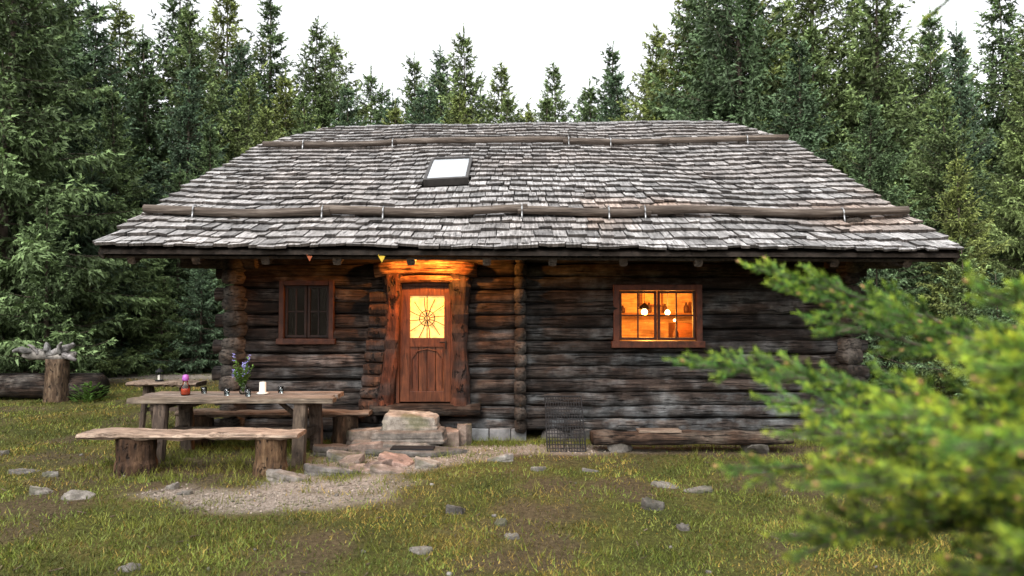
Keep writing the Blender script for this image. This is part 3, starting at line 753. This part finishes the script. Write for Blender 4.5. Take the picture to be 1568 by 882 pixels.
e=empty('log_water_trough',(-9.4,14,0)); a=MB()
n_=14; a.tube([(-12.3+(3.95)*i/n_,14.25-.02*i,.27+.01*math.sin(i)) for i in range(n_+1)],[.24*(1+.05*math.sin(i*1.7)) for i in range(n_+1)],18,(1.6,1.6,1.6),irr=.06)
parto(a.make('trough_log',M['log'],smooth=True),e)
a=MB(); a.box(-12.1,-8.55,14.08,14.35,.44,.52,(.5,.5,.5),.01); parto(a.make('trough_rim',M['log']),e)
e2=empty('driftwood_post',(-9.15,13.85,0)); a=MB()
stump(a,-9.12,13.75,.20,.86,31,(.95,.95,.95)); parto(a.make('post',M['bark'],smooth=True),e2)
a=MB()
for p0,p1,p2,r in (((-9.75,13.7,.98),(-9.3,13.75,.90),(-8.8,13.8,.93),.10),((-9.3,13.7,.95),(-9.0,13.7,1.02),(-8.8,13.75,1.16),.06),((-9.2,13.7,.95),(-9.35,13.65,1.08),(-9.3,13.7,1.19),.05),((-9.5,13.7,.98),(-9.7,13.6,1.08),(-9.92,13.6,1.02),.055),((-9.0,13.7,.95),(-8.85,13.6,.93),(-8.66,13.6,.84),.05),
    ((-9.45,13.65,.95),(-9.5,13.6,1.1),(-9.62,13.6,1.15),.035),((-9.0,13.65,.95),(-9.05,13.6,1.1),(-8.95,13.6,1.2),.035)):
    P0,P1,P2=map(Vector,(p0,p1,p2)); pts=[(P0*(1-t)**2+P1*2*t*(1-t)+P2*t*t) for t in [i/8 for i in range(9)]]
    a.tube(pts,[r*(.55+.6*math.sin(math.pi*min(1,.25+i/11))) for i in range(9)],10,tv(.75,1.15),irr=.5,seed=int(r*100))
parto(a.make('driftwood_root',M['drift'],smooth=True),e2)
a=MB()
for i in range(260):
    an=random.uniform(0,6.28); r=random.uniform(0,.28); p=Vector((-8.45+r*math.cos(an),13.7+r*math.sin(an),random.uniform(0,.38)*(1-r)))
    d=Vector((math.cos(an),math.sin(an),random.uniform(.1,1))).normalized()*random.uniform(.08,.16); s_=d.cross(Vector((0,0,1))).normalized()*.03
    a.add([p,p+d*.5+s_,p+d,p+d*.5-s_],[[0,1,2,3]],tv(.7,1.6))
a.make('leafy_plant',M['leaf'])

e=empty('low_log_bench',(2.3,9,0)); a=MB()
n_=14; a.tube([(1.05+2.6*i/n_,9.02+.02*math.sin(i),.185+.006*math.sin(i*2)) for i in range(n_+1)],[1+.06*math.sin(i*2.1) for i in range(n_+1)],14,(2.4,2.2,2.0),irr=.10,sq=(.6,.15,.085),seed=4)
parto(a.make('log_seat',M['log'],smooth=True),e)
a=MB(); a.box(1.65,2.2,8.9,9.12,.275,.295,(.8,.77,.73),.006); parto(a.make('loose_board',M['plank']),e)
a=MB(); a.stone((1.4,9.03,.05),(.35,.3,.16),(.6,.58,.55),11); a.stone((3.2,9.03,.05),(.4,.3,.16),(.6,.58,.55),12); parto(a.make('support_stones',M['stone']),e)
a=MB()
def gp(u,v): return (.46+.50*u,8.93+.62*v,gzf(.6,8.9)+.64*v)
for u in (0,1): a.tube([gp(u,0),gp(u,1)],.010,6)
for v in (0,1): a.tube([gp(0,v),gp(1,v)],.010,6)
for i in range(1,14): a.tube([gp(i/14,0),gp(i/14,1)],.006,5)
for i in range(1,16): a.tube([gp(0,i/16),gp(1,i/16)],.006,5)
for u in (.08,.5,.92): a.tube([gp(u,0),(.46+.5*u,9.25,.0),gp(u,.6)],.006,5)
a.make('wire_grate',M['iron'])

# ---------------------------------------------------------------- stones
a=MB()
a.slabstone((-1.38,9.34),(.76,.46),.25,.45,(1.25,1.18,1.08),3,.05,True)
a.slabstone((-1.36,9.26),(.98,.56),.10,.262,(.62,.58,.54),31,.03,True)
a.slabstone((-1.55,9.14),(1.25,.52),-.02,.125,(.75,.70,.65),14,.05)
a.slabstone((-1.98,9.34),(.58,.46),-.02,.24,(.95,.84,.75),5,.1); a.slabstone((-.86,9.42),(.40,.38),-.02,.22,(.95,.76,.66),6,.10)
a.slabstone((-1.25,8.86),(1.35,.44),-.04,.075,(.42,.41,.40),27,.02); a.slabstone((-2.35,8.98),(.62,.45),-.03,.09,(.6,.56,.53),8,.08)
a.slabstone((-.66,9.50),(.26,.26),.0,.28,(.8,.66,.58),9,.15)
a.slabstone((-1.90,8.95),(.45,.35),-.02,.13,(.9,.72,.64),19,.12)
a.make('stone_steps',M['stone'])
a=MB(); a.box(-1.55,-1.0,8.74,8.94,.082,.10,(1,1,1),.006); a.make('door_mat',M['iron'])
a=MB()
for i,(x,y_,sx,sy,t) in enumerate(((-1.40,8.35,.50,.34,(1.15,.82,.72)),(-1.75,8.12,.42,.3,(1.0,.82,.74)),(-1.42,7.98,.5,.24,(.9,.76,.7)),(-1.95,8.35,.34,.26,(.95,.8,.72)),(-1.02,8.2,.36,.30,(1.1,1.05,.98)),
    (-2.15,8.0,.62,.32,(.7,.68,.68)),(-2.5,7.7,.5,.34,(.95,.9,.86)),(-2.05,8.65,.6,.34,(.8,.76,.74)),(-.15,8.35,.34,.3,(1.1,1.1,1.08)),(-1.6,8.2,.4,.25,(.8,.6,.53)))):
    z=gzf(x,y_); a.slabstone((x,y_),(sx,sy),z-.03,z+random.uniform(.03,.09),t,i*3+50,.25)
a.make('flagstones',M['stone'])
a=MB()
L=[(1.33,6.55,.24,.18,.07,.45),(1.65,7.35,.32,.22,.02,.7),(1.95,7.2,.36,.22,.02,.75),(-.52,6.4,.20,.15,.06,.5),(-.1,6.1,.14,.12,.025,.7),(-.72,5.4,.20,.15,.02,.7),(0.0,5.75,.15,.1,.03,.7),(-4.75,6.95,.26,.2,.04,.8),
   (-4.25,6.75,.38,.22,.03,.8),(-5.1,7.6,.18,.14,.03,.7),(-3.55,7.2,.16,.14,.04,.8),(-2.7,4.9,.18,.12,.02,.5),(-5.6,7.9,.36,.22,.02,.6),(-6.6,8.8,.44,.3,.03,.5),(1.5,6.0,.14,.12,.03,.5),(.3,7.9,.18,.15,.03,.7),(-3.3,7.0,.12,.1,.03,.8),(.9,7.9,.26,.16,.015,.6),(2.9,8.0,.34,.2,.03,.6)]
for i,(x,y_,sx,sy,sz,k) in enumerate(L):
    z=gzf(x,y_); a.slabstone((x,y_),(sx,sy),z-.03,z+sz,(k,k*.98,k*.93),i*13+40,.25)
for i in range(34):
    y_=random.uniform(4.5,9.2); x=random.uniform(-.8,.8)*y_; s_=random.uniform(.02,.06); k=random.uniform(.5,1.0); a.stone((x,y_,gzf(x,y_)+.006),(s_,s_*.8,s_*.5),(k,k,k),i+300,2)
a.make('scattered_stones',M['stone'])
n=10000; x=RNG.uniform(-4,1.5,n); y=RNG.uniform(6.1,9.6,n); k=RNG.random(n)<np.clip(gravelmask(x,y),0,1)**1.5
x=x[k];y=y[k]; n=len(x)
octv=np.array([[1,0,0],[-1,0,0],[0,1,0],[0,-1,0],[0,0,1],[0,0,-1]],float); octf=np.array([[0,2,4],[2,1,4],[1,3,4],[3,0,4],[2,0,5],[1,2,5],[3,1,5],[0,3,5]])
s=RNG.uniform(.006,.02,(n,1,1))*RNG.uniform(.6,1.3,(n,1,3)); an=RNG.uniform(0,6.28,n)
V=octv[None]*s+RNG.normal(0,.0015,(n,6,3)); ca,sa=np.cos(an)[:,None],np.sin(an)[:,None]
V=np.stack([V[...,0]*ca-V[...,1]*sa,V[...,0]*sa+V[...,1]*ca,V[...,2]*.7],-1)+np.stack([x,y,gz(x,y)+.003],-1)[:,None]
F=(octf[None]+(np.arange(n)*6)[:,None,None]).reshape(-1,3)
fast_mesh('gravel',V.reshape(-1,3),F,M['stone'],np.repeat(RNG.uniform(.7,1.7,(n,1))*np.array([[1,.91,.82]]),6,0))
a=MB()
for i in range(300):
    y_=4.2*math.exp(random.random()*1.1); x=random.uniform(-.8,.8)*y_; an=random.uniform(0,3.14); l=random.uniform(.02,.09); z=gzf(x,y_)+.012
    if abs(x-.42)<4.7 and y_>9.6: continue
    a.tube([(x,y_,z),(x+l*math.cos(an),y_+l*math.sin(an),z+random.uniform(-.003,.015))],random.uniform(.002,.006),5,tv(.6,1.8))
a.make('fallen_twigs',M['tleg'])

# ---------------------------------------------------------------- spruces
def spruce_mesh(name,H,R,seed,k=7,tw=.16,tl=1.0,ragged=1.0):
    rg=np.random.default_rng(seed); P_=[];D_=[];L_=[];T_=[]; wood_=MB()
    z=.04*H; side_bias=rg.uniform(0,6.28)
    while z<H*.97:
        f=z/H; Lb=R*(1.02-f)**.90*min(1,.62+f*3.2)
        nb=rg.integers(6,9) if f<.85 else rg.integers(5,7); a0=rg.uniform(0,6.28); lvl=rg.uniform(.80,1.14)
        for b in range(nb):
            az=a0+2*math.pi*b/nb+rg.normal(0,.3); L=max(.14,Lb*lvl*rg.uniform(.60-.15*ragged,1.08+.18*ragged)*(1+.12*math.cos(az-side_bias)))
            s0=-.30+.95*f**2.2+rg.normal(0,.12); cu=.30*rg.uniform(.4,1.4)
            rad=np.array([math.cos(az),math.sin(az),0]); lat=np.array([-math.sin(az),math.cos(az),0])
            zb=z+rg.uniform(-.12,.12); bt=rg.uniform(.5,1.4)
            def pos(t): return rad*L*t*(1-.08*t)+np.array([0,0,zb+L*(s0*t+cu*t*t*(1 if f<.8 else .2))])
            nt_=max(3,int(L/tw))
            if L>.7:
                wood_.tube([pos(.0),pos(.5),pos(.95)],[.018*L/R+.006,.012,.004],3,cap=False)
            fs_=1-.40*f
            for i in range(nt_):
                t=.14+.86*(i+rg.uniform(0,.8))/nt_; p=pos(t); d=(pos(t+.05)-pos(t-.05)); d/=np.linalg.norm(d)
                wl=tl*(.18+.42*min(1,L/2)*(1-.6*t))*rg.uniform(.7,1.3)*fs_
                for sd in (-1,1):
                    q=d*.75+lat*sd*rg.uniform(.5,1.0)+np.array([0,0,-rg.uniform(.1,.6)]); q/=np.linalg.norm(q)
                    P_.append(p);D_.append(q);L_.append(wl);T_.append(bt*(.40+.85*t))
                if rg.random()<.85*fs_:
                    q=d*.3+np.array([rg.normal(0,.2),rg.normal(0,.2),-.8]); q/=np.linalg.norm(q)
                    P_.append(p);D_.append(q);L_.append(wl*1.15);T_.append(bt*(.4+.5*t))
            p=pos(1.0); d=pos(1.0)-pos(.9); d/=np.linalg.norm(d); P_.append(p-d*.1);D_.append(d);L_.append(.24*tl);T_.append(bt*1.5)
        z+=.30*(H/12)**.5*(1-.30*f)*rg.uniform(.6,1.35)
    for q in range(5): P_.append(np.array([0,0,H*(.94+q*.014)]));D_.append(np.array([0,0,1.]));L_.append(H*.02);T_.append(1.0)
    P_=np.array(P_);D_=np.array(D_);L_=np.array(L_);T_=np.array(T_); n=len(P_)
    s=(np.arange(k)+.5)/k
    base=P_[:,None]+D_[:,None]*(L_[:,None]*s[None])[...,None]
    r=rg.normal(size=(n,k,3)); r/=np.linalg.norm(r,axis=-1,keepdims=True)
    dd=D_[:,None]*.95+r*.65+np.array([0,0,-.12]); dd/=np.linalg.norm(dd,axis=-1,keepdims=True)
    ll=tl*rg.uniform(.09,.22,(n,k))*(1.1-.4*s)[None]*np.clip(L_[:,None]/(.3*tl),.55,1.1)
    side=np.cross(dd,rg.normal(size=(n,k,3))); side/=np.linalg.norm(side,axis=-1,keepdims=True)
    w=tl*rg.uniform(.018,.040,(n,k))[...,None]
    tip=base+dd*ll[...,None]
    V=np.stack([base-side*w,base+side*w,tip],2).reshape(-1,3)
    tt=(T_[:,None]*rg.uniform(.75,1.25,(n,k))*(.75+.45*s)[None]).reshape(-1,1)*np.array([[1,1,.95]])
    tt=np.repeat(tt,3,0)
    tr=MB(); q=[i/10 for i in range(11)]
    tr.tube([(0,0,H*.98*t-.3*(t==0)) for t in q],[max(.012,H*.014*(1-t)**.9*(1.25 if t==0 else 1)) for t in q],9,irr=.06)
    me=bpy.data.meshes.new(name)
    wv=np.array(tr.v+wood_.v); wf_=[list(f) for f in tr.f]+[[i+len(tr.v) for i in f] for f in wood_.f]
    nv=len(V); allv=np.concatenate([V,wv]); ftri=np.arange(nv)
    ls=list(range(0,nv,3)); 
    wl_=[i+nv for f in wf_ for i in f]; st_=[];c=nv
    for f in wf_: st_.append(c); c+=len(f)
    me.vertices.add(len(allv)); me.vertices.foreach_set('co',allv.astype(np.float32).ravel())
    me.loops.add(c); me.loops.foreach_set('vertex_index',np.concatenate([ftri,np.array(wl_)]).astype(np.int32))
    me.polygons.add(len(ls)+len(wf_)); me.polygons.foreach_set('loop_start',np.array(ls+st_,np.int32))
    me.update(calc_edges=True)
    at=me.attributes.new('tint','FLOAT_COLOR','POINT'); tc=np.ones((len(allv),4),np.float32); tc[:nv,:3]=tt; at.data.foreach_set('color',tc.ravel())
    me.materials.append(M['needles']); me.materials.append(M['trunk'])
    me.polygons.foreach_set('material_index',np.array([0]*len(ls)+[1]*len(wf_),np.int32))
    return me
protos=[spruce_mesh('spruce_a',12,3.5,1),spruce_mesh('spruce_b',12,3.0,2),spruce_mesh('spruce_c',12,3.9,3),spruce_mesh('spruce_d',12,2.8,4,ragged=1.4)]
young=[spruce_mesh('young_spruce_a',4,1.55,5,6,.10,.62),spruce_mesh('young_spruce_b',4,1.3,6,6,.10,.62)]
rt=random.Random(5)
def place(me,x,y,H,H0,name,parent=None,wide=1):
    o=bpy.data.objects.new(name,me); zz=gzf(x,y); s=(H-zz)/H0
    o.location=(x,y,zz-.05); o.scale=(s*wide,s*wide,s); o.rotation_euler=(rt.gauss(0,.02),rt.gauss(0,.02),rt.uniform(0,6.28))
    scene.collection.objects.link(o)
    if parent: o.parent=parent
    return o
near=[(-12.3,16.2,13,1.0),(-14.6,21,14.5,1.1),(-14.9,26,13.6,1),(-12.6,24,11.8,1),(-13.2,27,15.5,1),(-12.6,30,16.2,1),(-11.4,32,16.4,1),(-10.1,33,16,1),(-9.4,36,16.4,.95),(-8.4,40,16.0,1),
 (-10.5,26,10.9,1),(-9.7,22,8,1.05),(-11.4,20,8.4,1.05),(-12.0,19,6.3,1.1),(-10.3,21,6.3,1.15),(-9.9,30,12.3,1),(-11.6,28,13.0,1),(-8.8,33,12.5,1.05),
 (-9.0,25,9.4,1.05),(-11.0,23,10.2,1),(-8.2,28,11,1),(-7.7,31,12.2,1),(-13.6,22,12,1),(-15.6,24,14,1),(-6.6,34,12.6,1.05),(-13.9,18.5,9.5,1),(-11.8,25.5,13.2,.95),
 (-7.2,38,14.3,1.1),(-5.8,42,17.6,1),(-4.6,46,19.4,1),(-2.6,40,18.4,1),(-.8,44,17.8,1.05),(-3.6,42,16.4,1.1),(-1.7,46,17,1.1),(-6.6,46,16.4,1.1),(.3,48,15.9,1.1),(2,46,16.4,1.1),(3.5,48,19.4,1),(5.4,40,17.7,1),(4.6,44,16,1.05),
 (-3.0,36,13.6,1.1),(-1.2,38,14.2,1.1),(-4.9,37,14.2,1.1),(1.0,42,14.2,1.1),(4.4,37,14.2,1.1),(6.1,36,14.8,1.1),(-5.6,33,12.0,1),
 (6.8,34,15.8,1),(7.4,30,16.4,1),(8.1,28,17.8,1),(8.4,24,15.8,1.0),(10.2,24,16.4,1.0),(11.8,22,13.6,.95),(14.2,23,12.0,.85),(13.5,20,10.3,.75),(13.3,17,9.2,.85),(9.6,18.5,7.6,1.05),(10.6,16,5.6,1.05),(12.2,19,8.0,1),(9.0,21,10.5,1.1),
 (7.7,26,13.5,1),(9.2,27,15.2,1),(11.2,28,15,1),(12.6,25,13.6,1),(15.6,26,12.6,1),(9.8,22,11.2,1),(6.6,30,13,1),(14.6,18.5,8.6,1)]
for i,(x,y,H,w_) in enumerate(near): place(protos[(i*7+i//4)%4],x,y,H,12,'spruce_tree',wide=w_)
for (x,y,H) in [(-10.4,15.3,4.5),(-12.2,16,3.6),(-9.1,20,3.6),(-8.0,21.5,3.4),(-10.2,19.8,2.8),(-7.2,22.5,4.2),(-11.3,18.2,3.2),(-6.4,24,4.5),(8.3,15.5,3.8),(9.4,14.0,3.4),(7.6,18,4.2),(8.8,12.3,2.6),(7.0,21,4.6)]:
    place(young[rt.randint(0,1)],x,y,H,4,'young_spruce_tree')
ff=empty('spruce_forest',(0,0,0))
for i in range(120):
    x=rt.uniform(-55,55); y=rt.uniform(24,66)
    r=math.hypot(x,y)
    if r<27 or (abs(x)<14 and y<50): continue
    cap=.20+.50*abs(x/y)
    H=min(rt.uniform(11,17),1.9+cap*y*.85) 
    if H<5: continue
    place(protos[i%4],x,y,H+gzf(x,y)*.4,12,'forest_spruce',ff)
for i in range(18):
    sd=rt.choice([-1,1]); y=rt.uniform(6,24); x=sd*rt.uniform(15.5,26); place(protos[i%4],x,y,rt.uniform(9,14),12,'forest_spruce',ff)
for i in range(40):
    x=rt.uniform(-30,-5); y=rt.uniform(22.5,30)
    if rt.random()<.5: x=rt.uniform(6,26)
    place(young[i%2],x,y,rt.uniform(2.5,5),4,'forest_young_spruce',ff)

# ---------------------------------------------------------------- foreground spruce
rg=np.random.default_rng(77)
Tx=(1.85,1.75); e=empty('foreground_spruce_tree',(Tx[0],Tx[1],0))
tr=MB(); tr.tube([(Tx[0],Tx[1],-.1),(Tx[0]+.02,Tx[1],1.2),(Tx[0],Tx[1],2.4),(Tx[0]+.03,Tx[1],3.6)],[.055,.042,.03,.008],10,irr=.06)
tws=[]; buds=[]
def norm(v): return v/np.linalg.norm(v)
def twig(p,d,l,lvl,tb_):
    q=p+d*l*.5; d2=norm(d+np.array([0,0,.22])); e_=q+d2*l*.5
    tr.tube([p,q,e_],[.0028 if lvl else .005,.0022,.0012],4,(1,1,1),cap=False)
    tws.append((p,d,l*.5,tb_,0)); tws.append((q,d2,l*.5,tb_,1)); buds.append((e_,d2,lvl))
    return q,d2
def limb(p0,p1,arch,r0,dens=1.0,sub=.34,bare=.25,bright=1.0):
    p0=np.array(p0,float);p1=np.array(p1,float); L=np.linalg.norm(p1-p0)
    c=(p0+p1)/2+np.array([0,0,arch])
    B=lambda t:(p0*(1-t)**2+c*2*t*(1-t)+p1*t*t)
    ts=np.linspace(0,1,10); tr.tube([B(t) for t in ts],[r0*(1-.82*t) for t in ts],6,irr=.05)
    n_=int(L/.036*dens)
    for i in range(n_):
        t=bare*.6+(1-bare*.6)*(i+rg.random())/n_; d=norm(B(min(1,t+.02))-B(max(0,t-.02)))
        lat=norm(np.cross(d,[0,0,1.])); sd=1 if i%2 else -1
        if t>.97: continue
        ang=rg.uniform(.6,1.0)
        q=norm(d*math.cos(ang)+lat*sd*math.sin(ang)*rg.uniform(.3,1)+np.array([0,0,rg.uniform(-.45,.42)]))
        l=sub*(.32+.68*(1-t))*rg.uniform(.5,1.1)
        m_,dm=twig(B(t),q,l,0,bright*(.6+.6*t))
        for j in range(int(l/.026)):
            tt=.2+.75*rg.random(); pp=B(t)+q*l*tt if tt<.5 else m_+dm*l*(tt-.5)
            lt=norm(np.cross(q,[0,0,1.])+.001); s2=1 if j%2 else -1
            qq=norm(q*.75+lt*s2*.65+np.array([0,0,rg.uniform(-.45,.35)])); twig(pp,qq,min(.10,l*.42*(1.15-tt))*rg.uniform(.6,1.2)+.025,1,bright*(.6+.6*tt))
    for s in np.arange(max(.0,bare),1.0,.05):
        d=norm(B(min(1,s+.05))-B(s)+1e-6); tws.append((B(s),d,.05*L,bright,0))
    twig(p1,norm(p1-B(.93)),.07,0,bright*1.2)
T3=(1.85,1.75)
LB=[(1.62,(.80,2.20,2.02),.02,.30,1.0),(1.60,(.86,2.12,1.95),.03,.28,1.05),(1.56,(.92,2.05,1.86),.03,.28,1.0),(1.50,(.50,1.92,1.74),.05,.30,1.05),(1.36,(.55,1.62,1.52),.10,.30,.85),(1.28,(.62,1.42,1.40),.22,.28,.65),
    (1.62,(.90,1.32,1.82),.04,.28,1.3),(1.52,(.66,1.25,1.70),.05,.28,1.3),(1.42,(.56,1.15,1.60),.06,.27,1.1),(1.55,(.64,.98,1.70),.03,.22,1.25),
    (1.74,(.95,1.22,1.86),.0,.25,1.3),(1.45,(.68,1.75,1.66),.05,.30,1.15),(1.60,(1.00,1.75,1.86),.04,.30,1.15),(1.20,(.80,1.2,1.42),.12,.26,.6),
    (1.05,(.85,1.5,1.22),.12,.24,.45),(1.15,(.80,1.02,1.40),.08,.24,.5),(1.35,(.76,1.0,1.56),.05,.26,1.0),(1.62,(.80,1.15,1.80),.03,.26,1.35),(1.5,(.62,1.5,1.62),.05,.28,1.15),(1.3,(.72,1.3,1.50),.09,.28,.8),
    (1.4,(.60,1.35,1.55),.08,.28,.95),(1.0,(.78,1.05,1.27),.1,.24,.45),(1.68,(1.12,1.6,1.93),.0,.28,1.25),(1.1,(.66,1.2,1.36),.14,.22,.5),(1.0,(.95,1.35,1.2),.05,.26,.45),(1.2,(.60,1.45,1.42),.12,.26,.6)]
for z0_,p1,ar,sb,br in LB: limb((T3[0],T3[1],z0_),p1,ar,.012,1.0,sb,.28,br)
limb((T3[0],T3[1],3.15),(1.70,2.75,3.08),.12,.008,.5,.20,.3,1.0)
for i in range(14):
    az=rg.uniform(-1.3,1.9); z=.5+i*.21; L=.95*(1-z/4.2); limb((Tx[0],Tx[1],z),(Tx[0]+L*math.cos(az),Tx[1]+L*math.sin(az),z+.1),.0,.010,.35,.22,.2,.9)
parto(tr.make('trunk_and_twigs',M['trunk'],smooth=True),e)
P_=np.array([t[0] for t in tws]);D_=np.array([t[1] for t in tws]);L_=np.array([t[2] for t in tws]);B_=np.array([t[3] for t in tws]);E_=np.array([t[4] for t in tws])
cnt=np.maximum(6,(L_*760).astype(int)); ix=np.repeat(np.arange(len(P_)),cnt); n=len(ix)
s=rg.random(n); base=P_[ix]+D_[ix]*(L_[ix]*s)[:,None]
r=rg.normal(size=(n,3)); r-=D_[ix]*np.sum(r*D_[ix],1)[:,None]; r/=np.linalg.norm(r,axis=1)[:,None]
r[:,2]+=.25
dd=D_[ix]*.8+r*.7; dd/=np.linalg.norm(dd,axis=1)[:,None]
side=np.cross(dd,rg.normal(size=(n,3))); side/=np.linalg.norm(side,axis=1)[:,None]
ln=rg.uniform(.015,.024,n)[:,None]
V=np.stack([base-side*.0016,base+side*.0016,base+dd*ln],1).reshape(-1,3)
fresh=(E_[ix]*s)[:,None]
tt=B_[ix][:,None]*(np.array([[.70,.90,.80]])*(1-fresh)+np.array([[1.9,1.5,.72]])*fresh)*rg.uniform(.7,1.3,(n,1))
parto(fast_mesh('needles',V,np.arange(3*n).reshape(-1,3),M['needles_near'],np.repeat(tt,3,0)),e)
bd=MB()
for p,d,lv in buds:
    if rg.random()<(.035 if lv else .2):
        d=np.array(d); bd.tube([p-d*.004,p+d*.003,p+d*.012],[.002,.005,.0015],6,tv(.7,1.2))
M['bud']=simple('bud_scales',(.27,.15,.06),.7)
parto(bd.make('bud_tips',M['bud'],smooth=True),e)

# ---------------------------------------------------------------- world, sun, camera
w=bpy.data.worlds.new('World'); scene.world=w; w.use_nodes=True; nt=w.node_tree
bg=nt.nodes['Background']; sky=nt.nodes.new('ShaderNodeTexSky'); sky.sky_type='NISHITA'; sky.sun_disc=False
el=math.radians(52); az=math.radians(200)
sky.sun_elevation=el; sky.sun_rotation=az; sky.dust_density=4; sky.air_density=1.0; sky.ozone_density=1
hs=nt.nodes.new('ShaderNodeHueSaturation'); hs.inputs['Saturation'].default_value=.10; hs.inputs['Value'].default_value=2.9
nt.links.new(sky.outputs[0],hs.inputs['Color']); nt.links.new(hs.outputs[0],bg.inputs[0]); bg.inputs[1].default_value=.15
s=Vector((math.sin(az)*math.cos(el),math.cos(az)*math.cos(el),math.sin(el)))
sl=bpy.data.lights.new('sun','SUN'); sl.energy=1.3; sl.angle=math.radians(25); sl.color=(1,.97,.92)
so=bpy.data.objects.new('sun',sl); so.rotation_euler=(-s).to_track_quat('-Z','Y').to_euler(); so.location=(0,0,30); scene.collection.objects.link(so)
cam=bpy.data.cameras.new('camera'); cam.lens=24; cam.sensor_width=36; cam.clip_end=1500; cam.clip_start=.05
co=bpy.data.objects.new('camera',cam); co.location=(0,0,1.9); co.rotation_euler=(math.radians(91.6),0,0); scene.collection.objects.link(co); scene.camera=co
cam.dof.use_dof=True; cam.dof.focus_distance=9.8; cam.dof.aperture_fstop=1.7
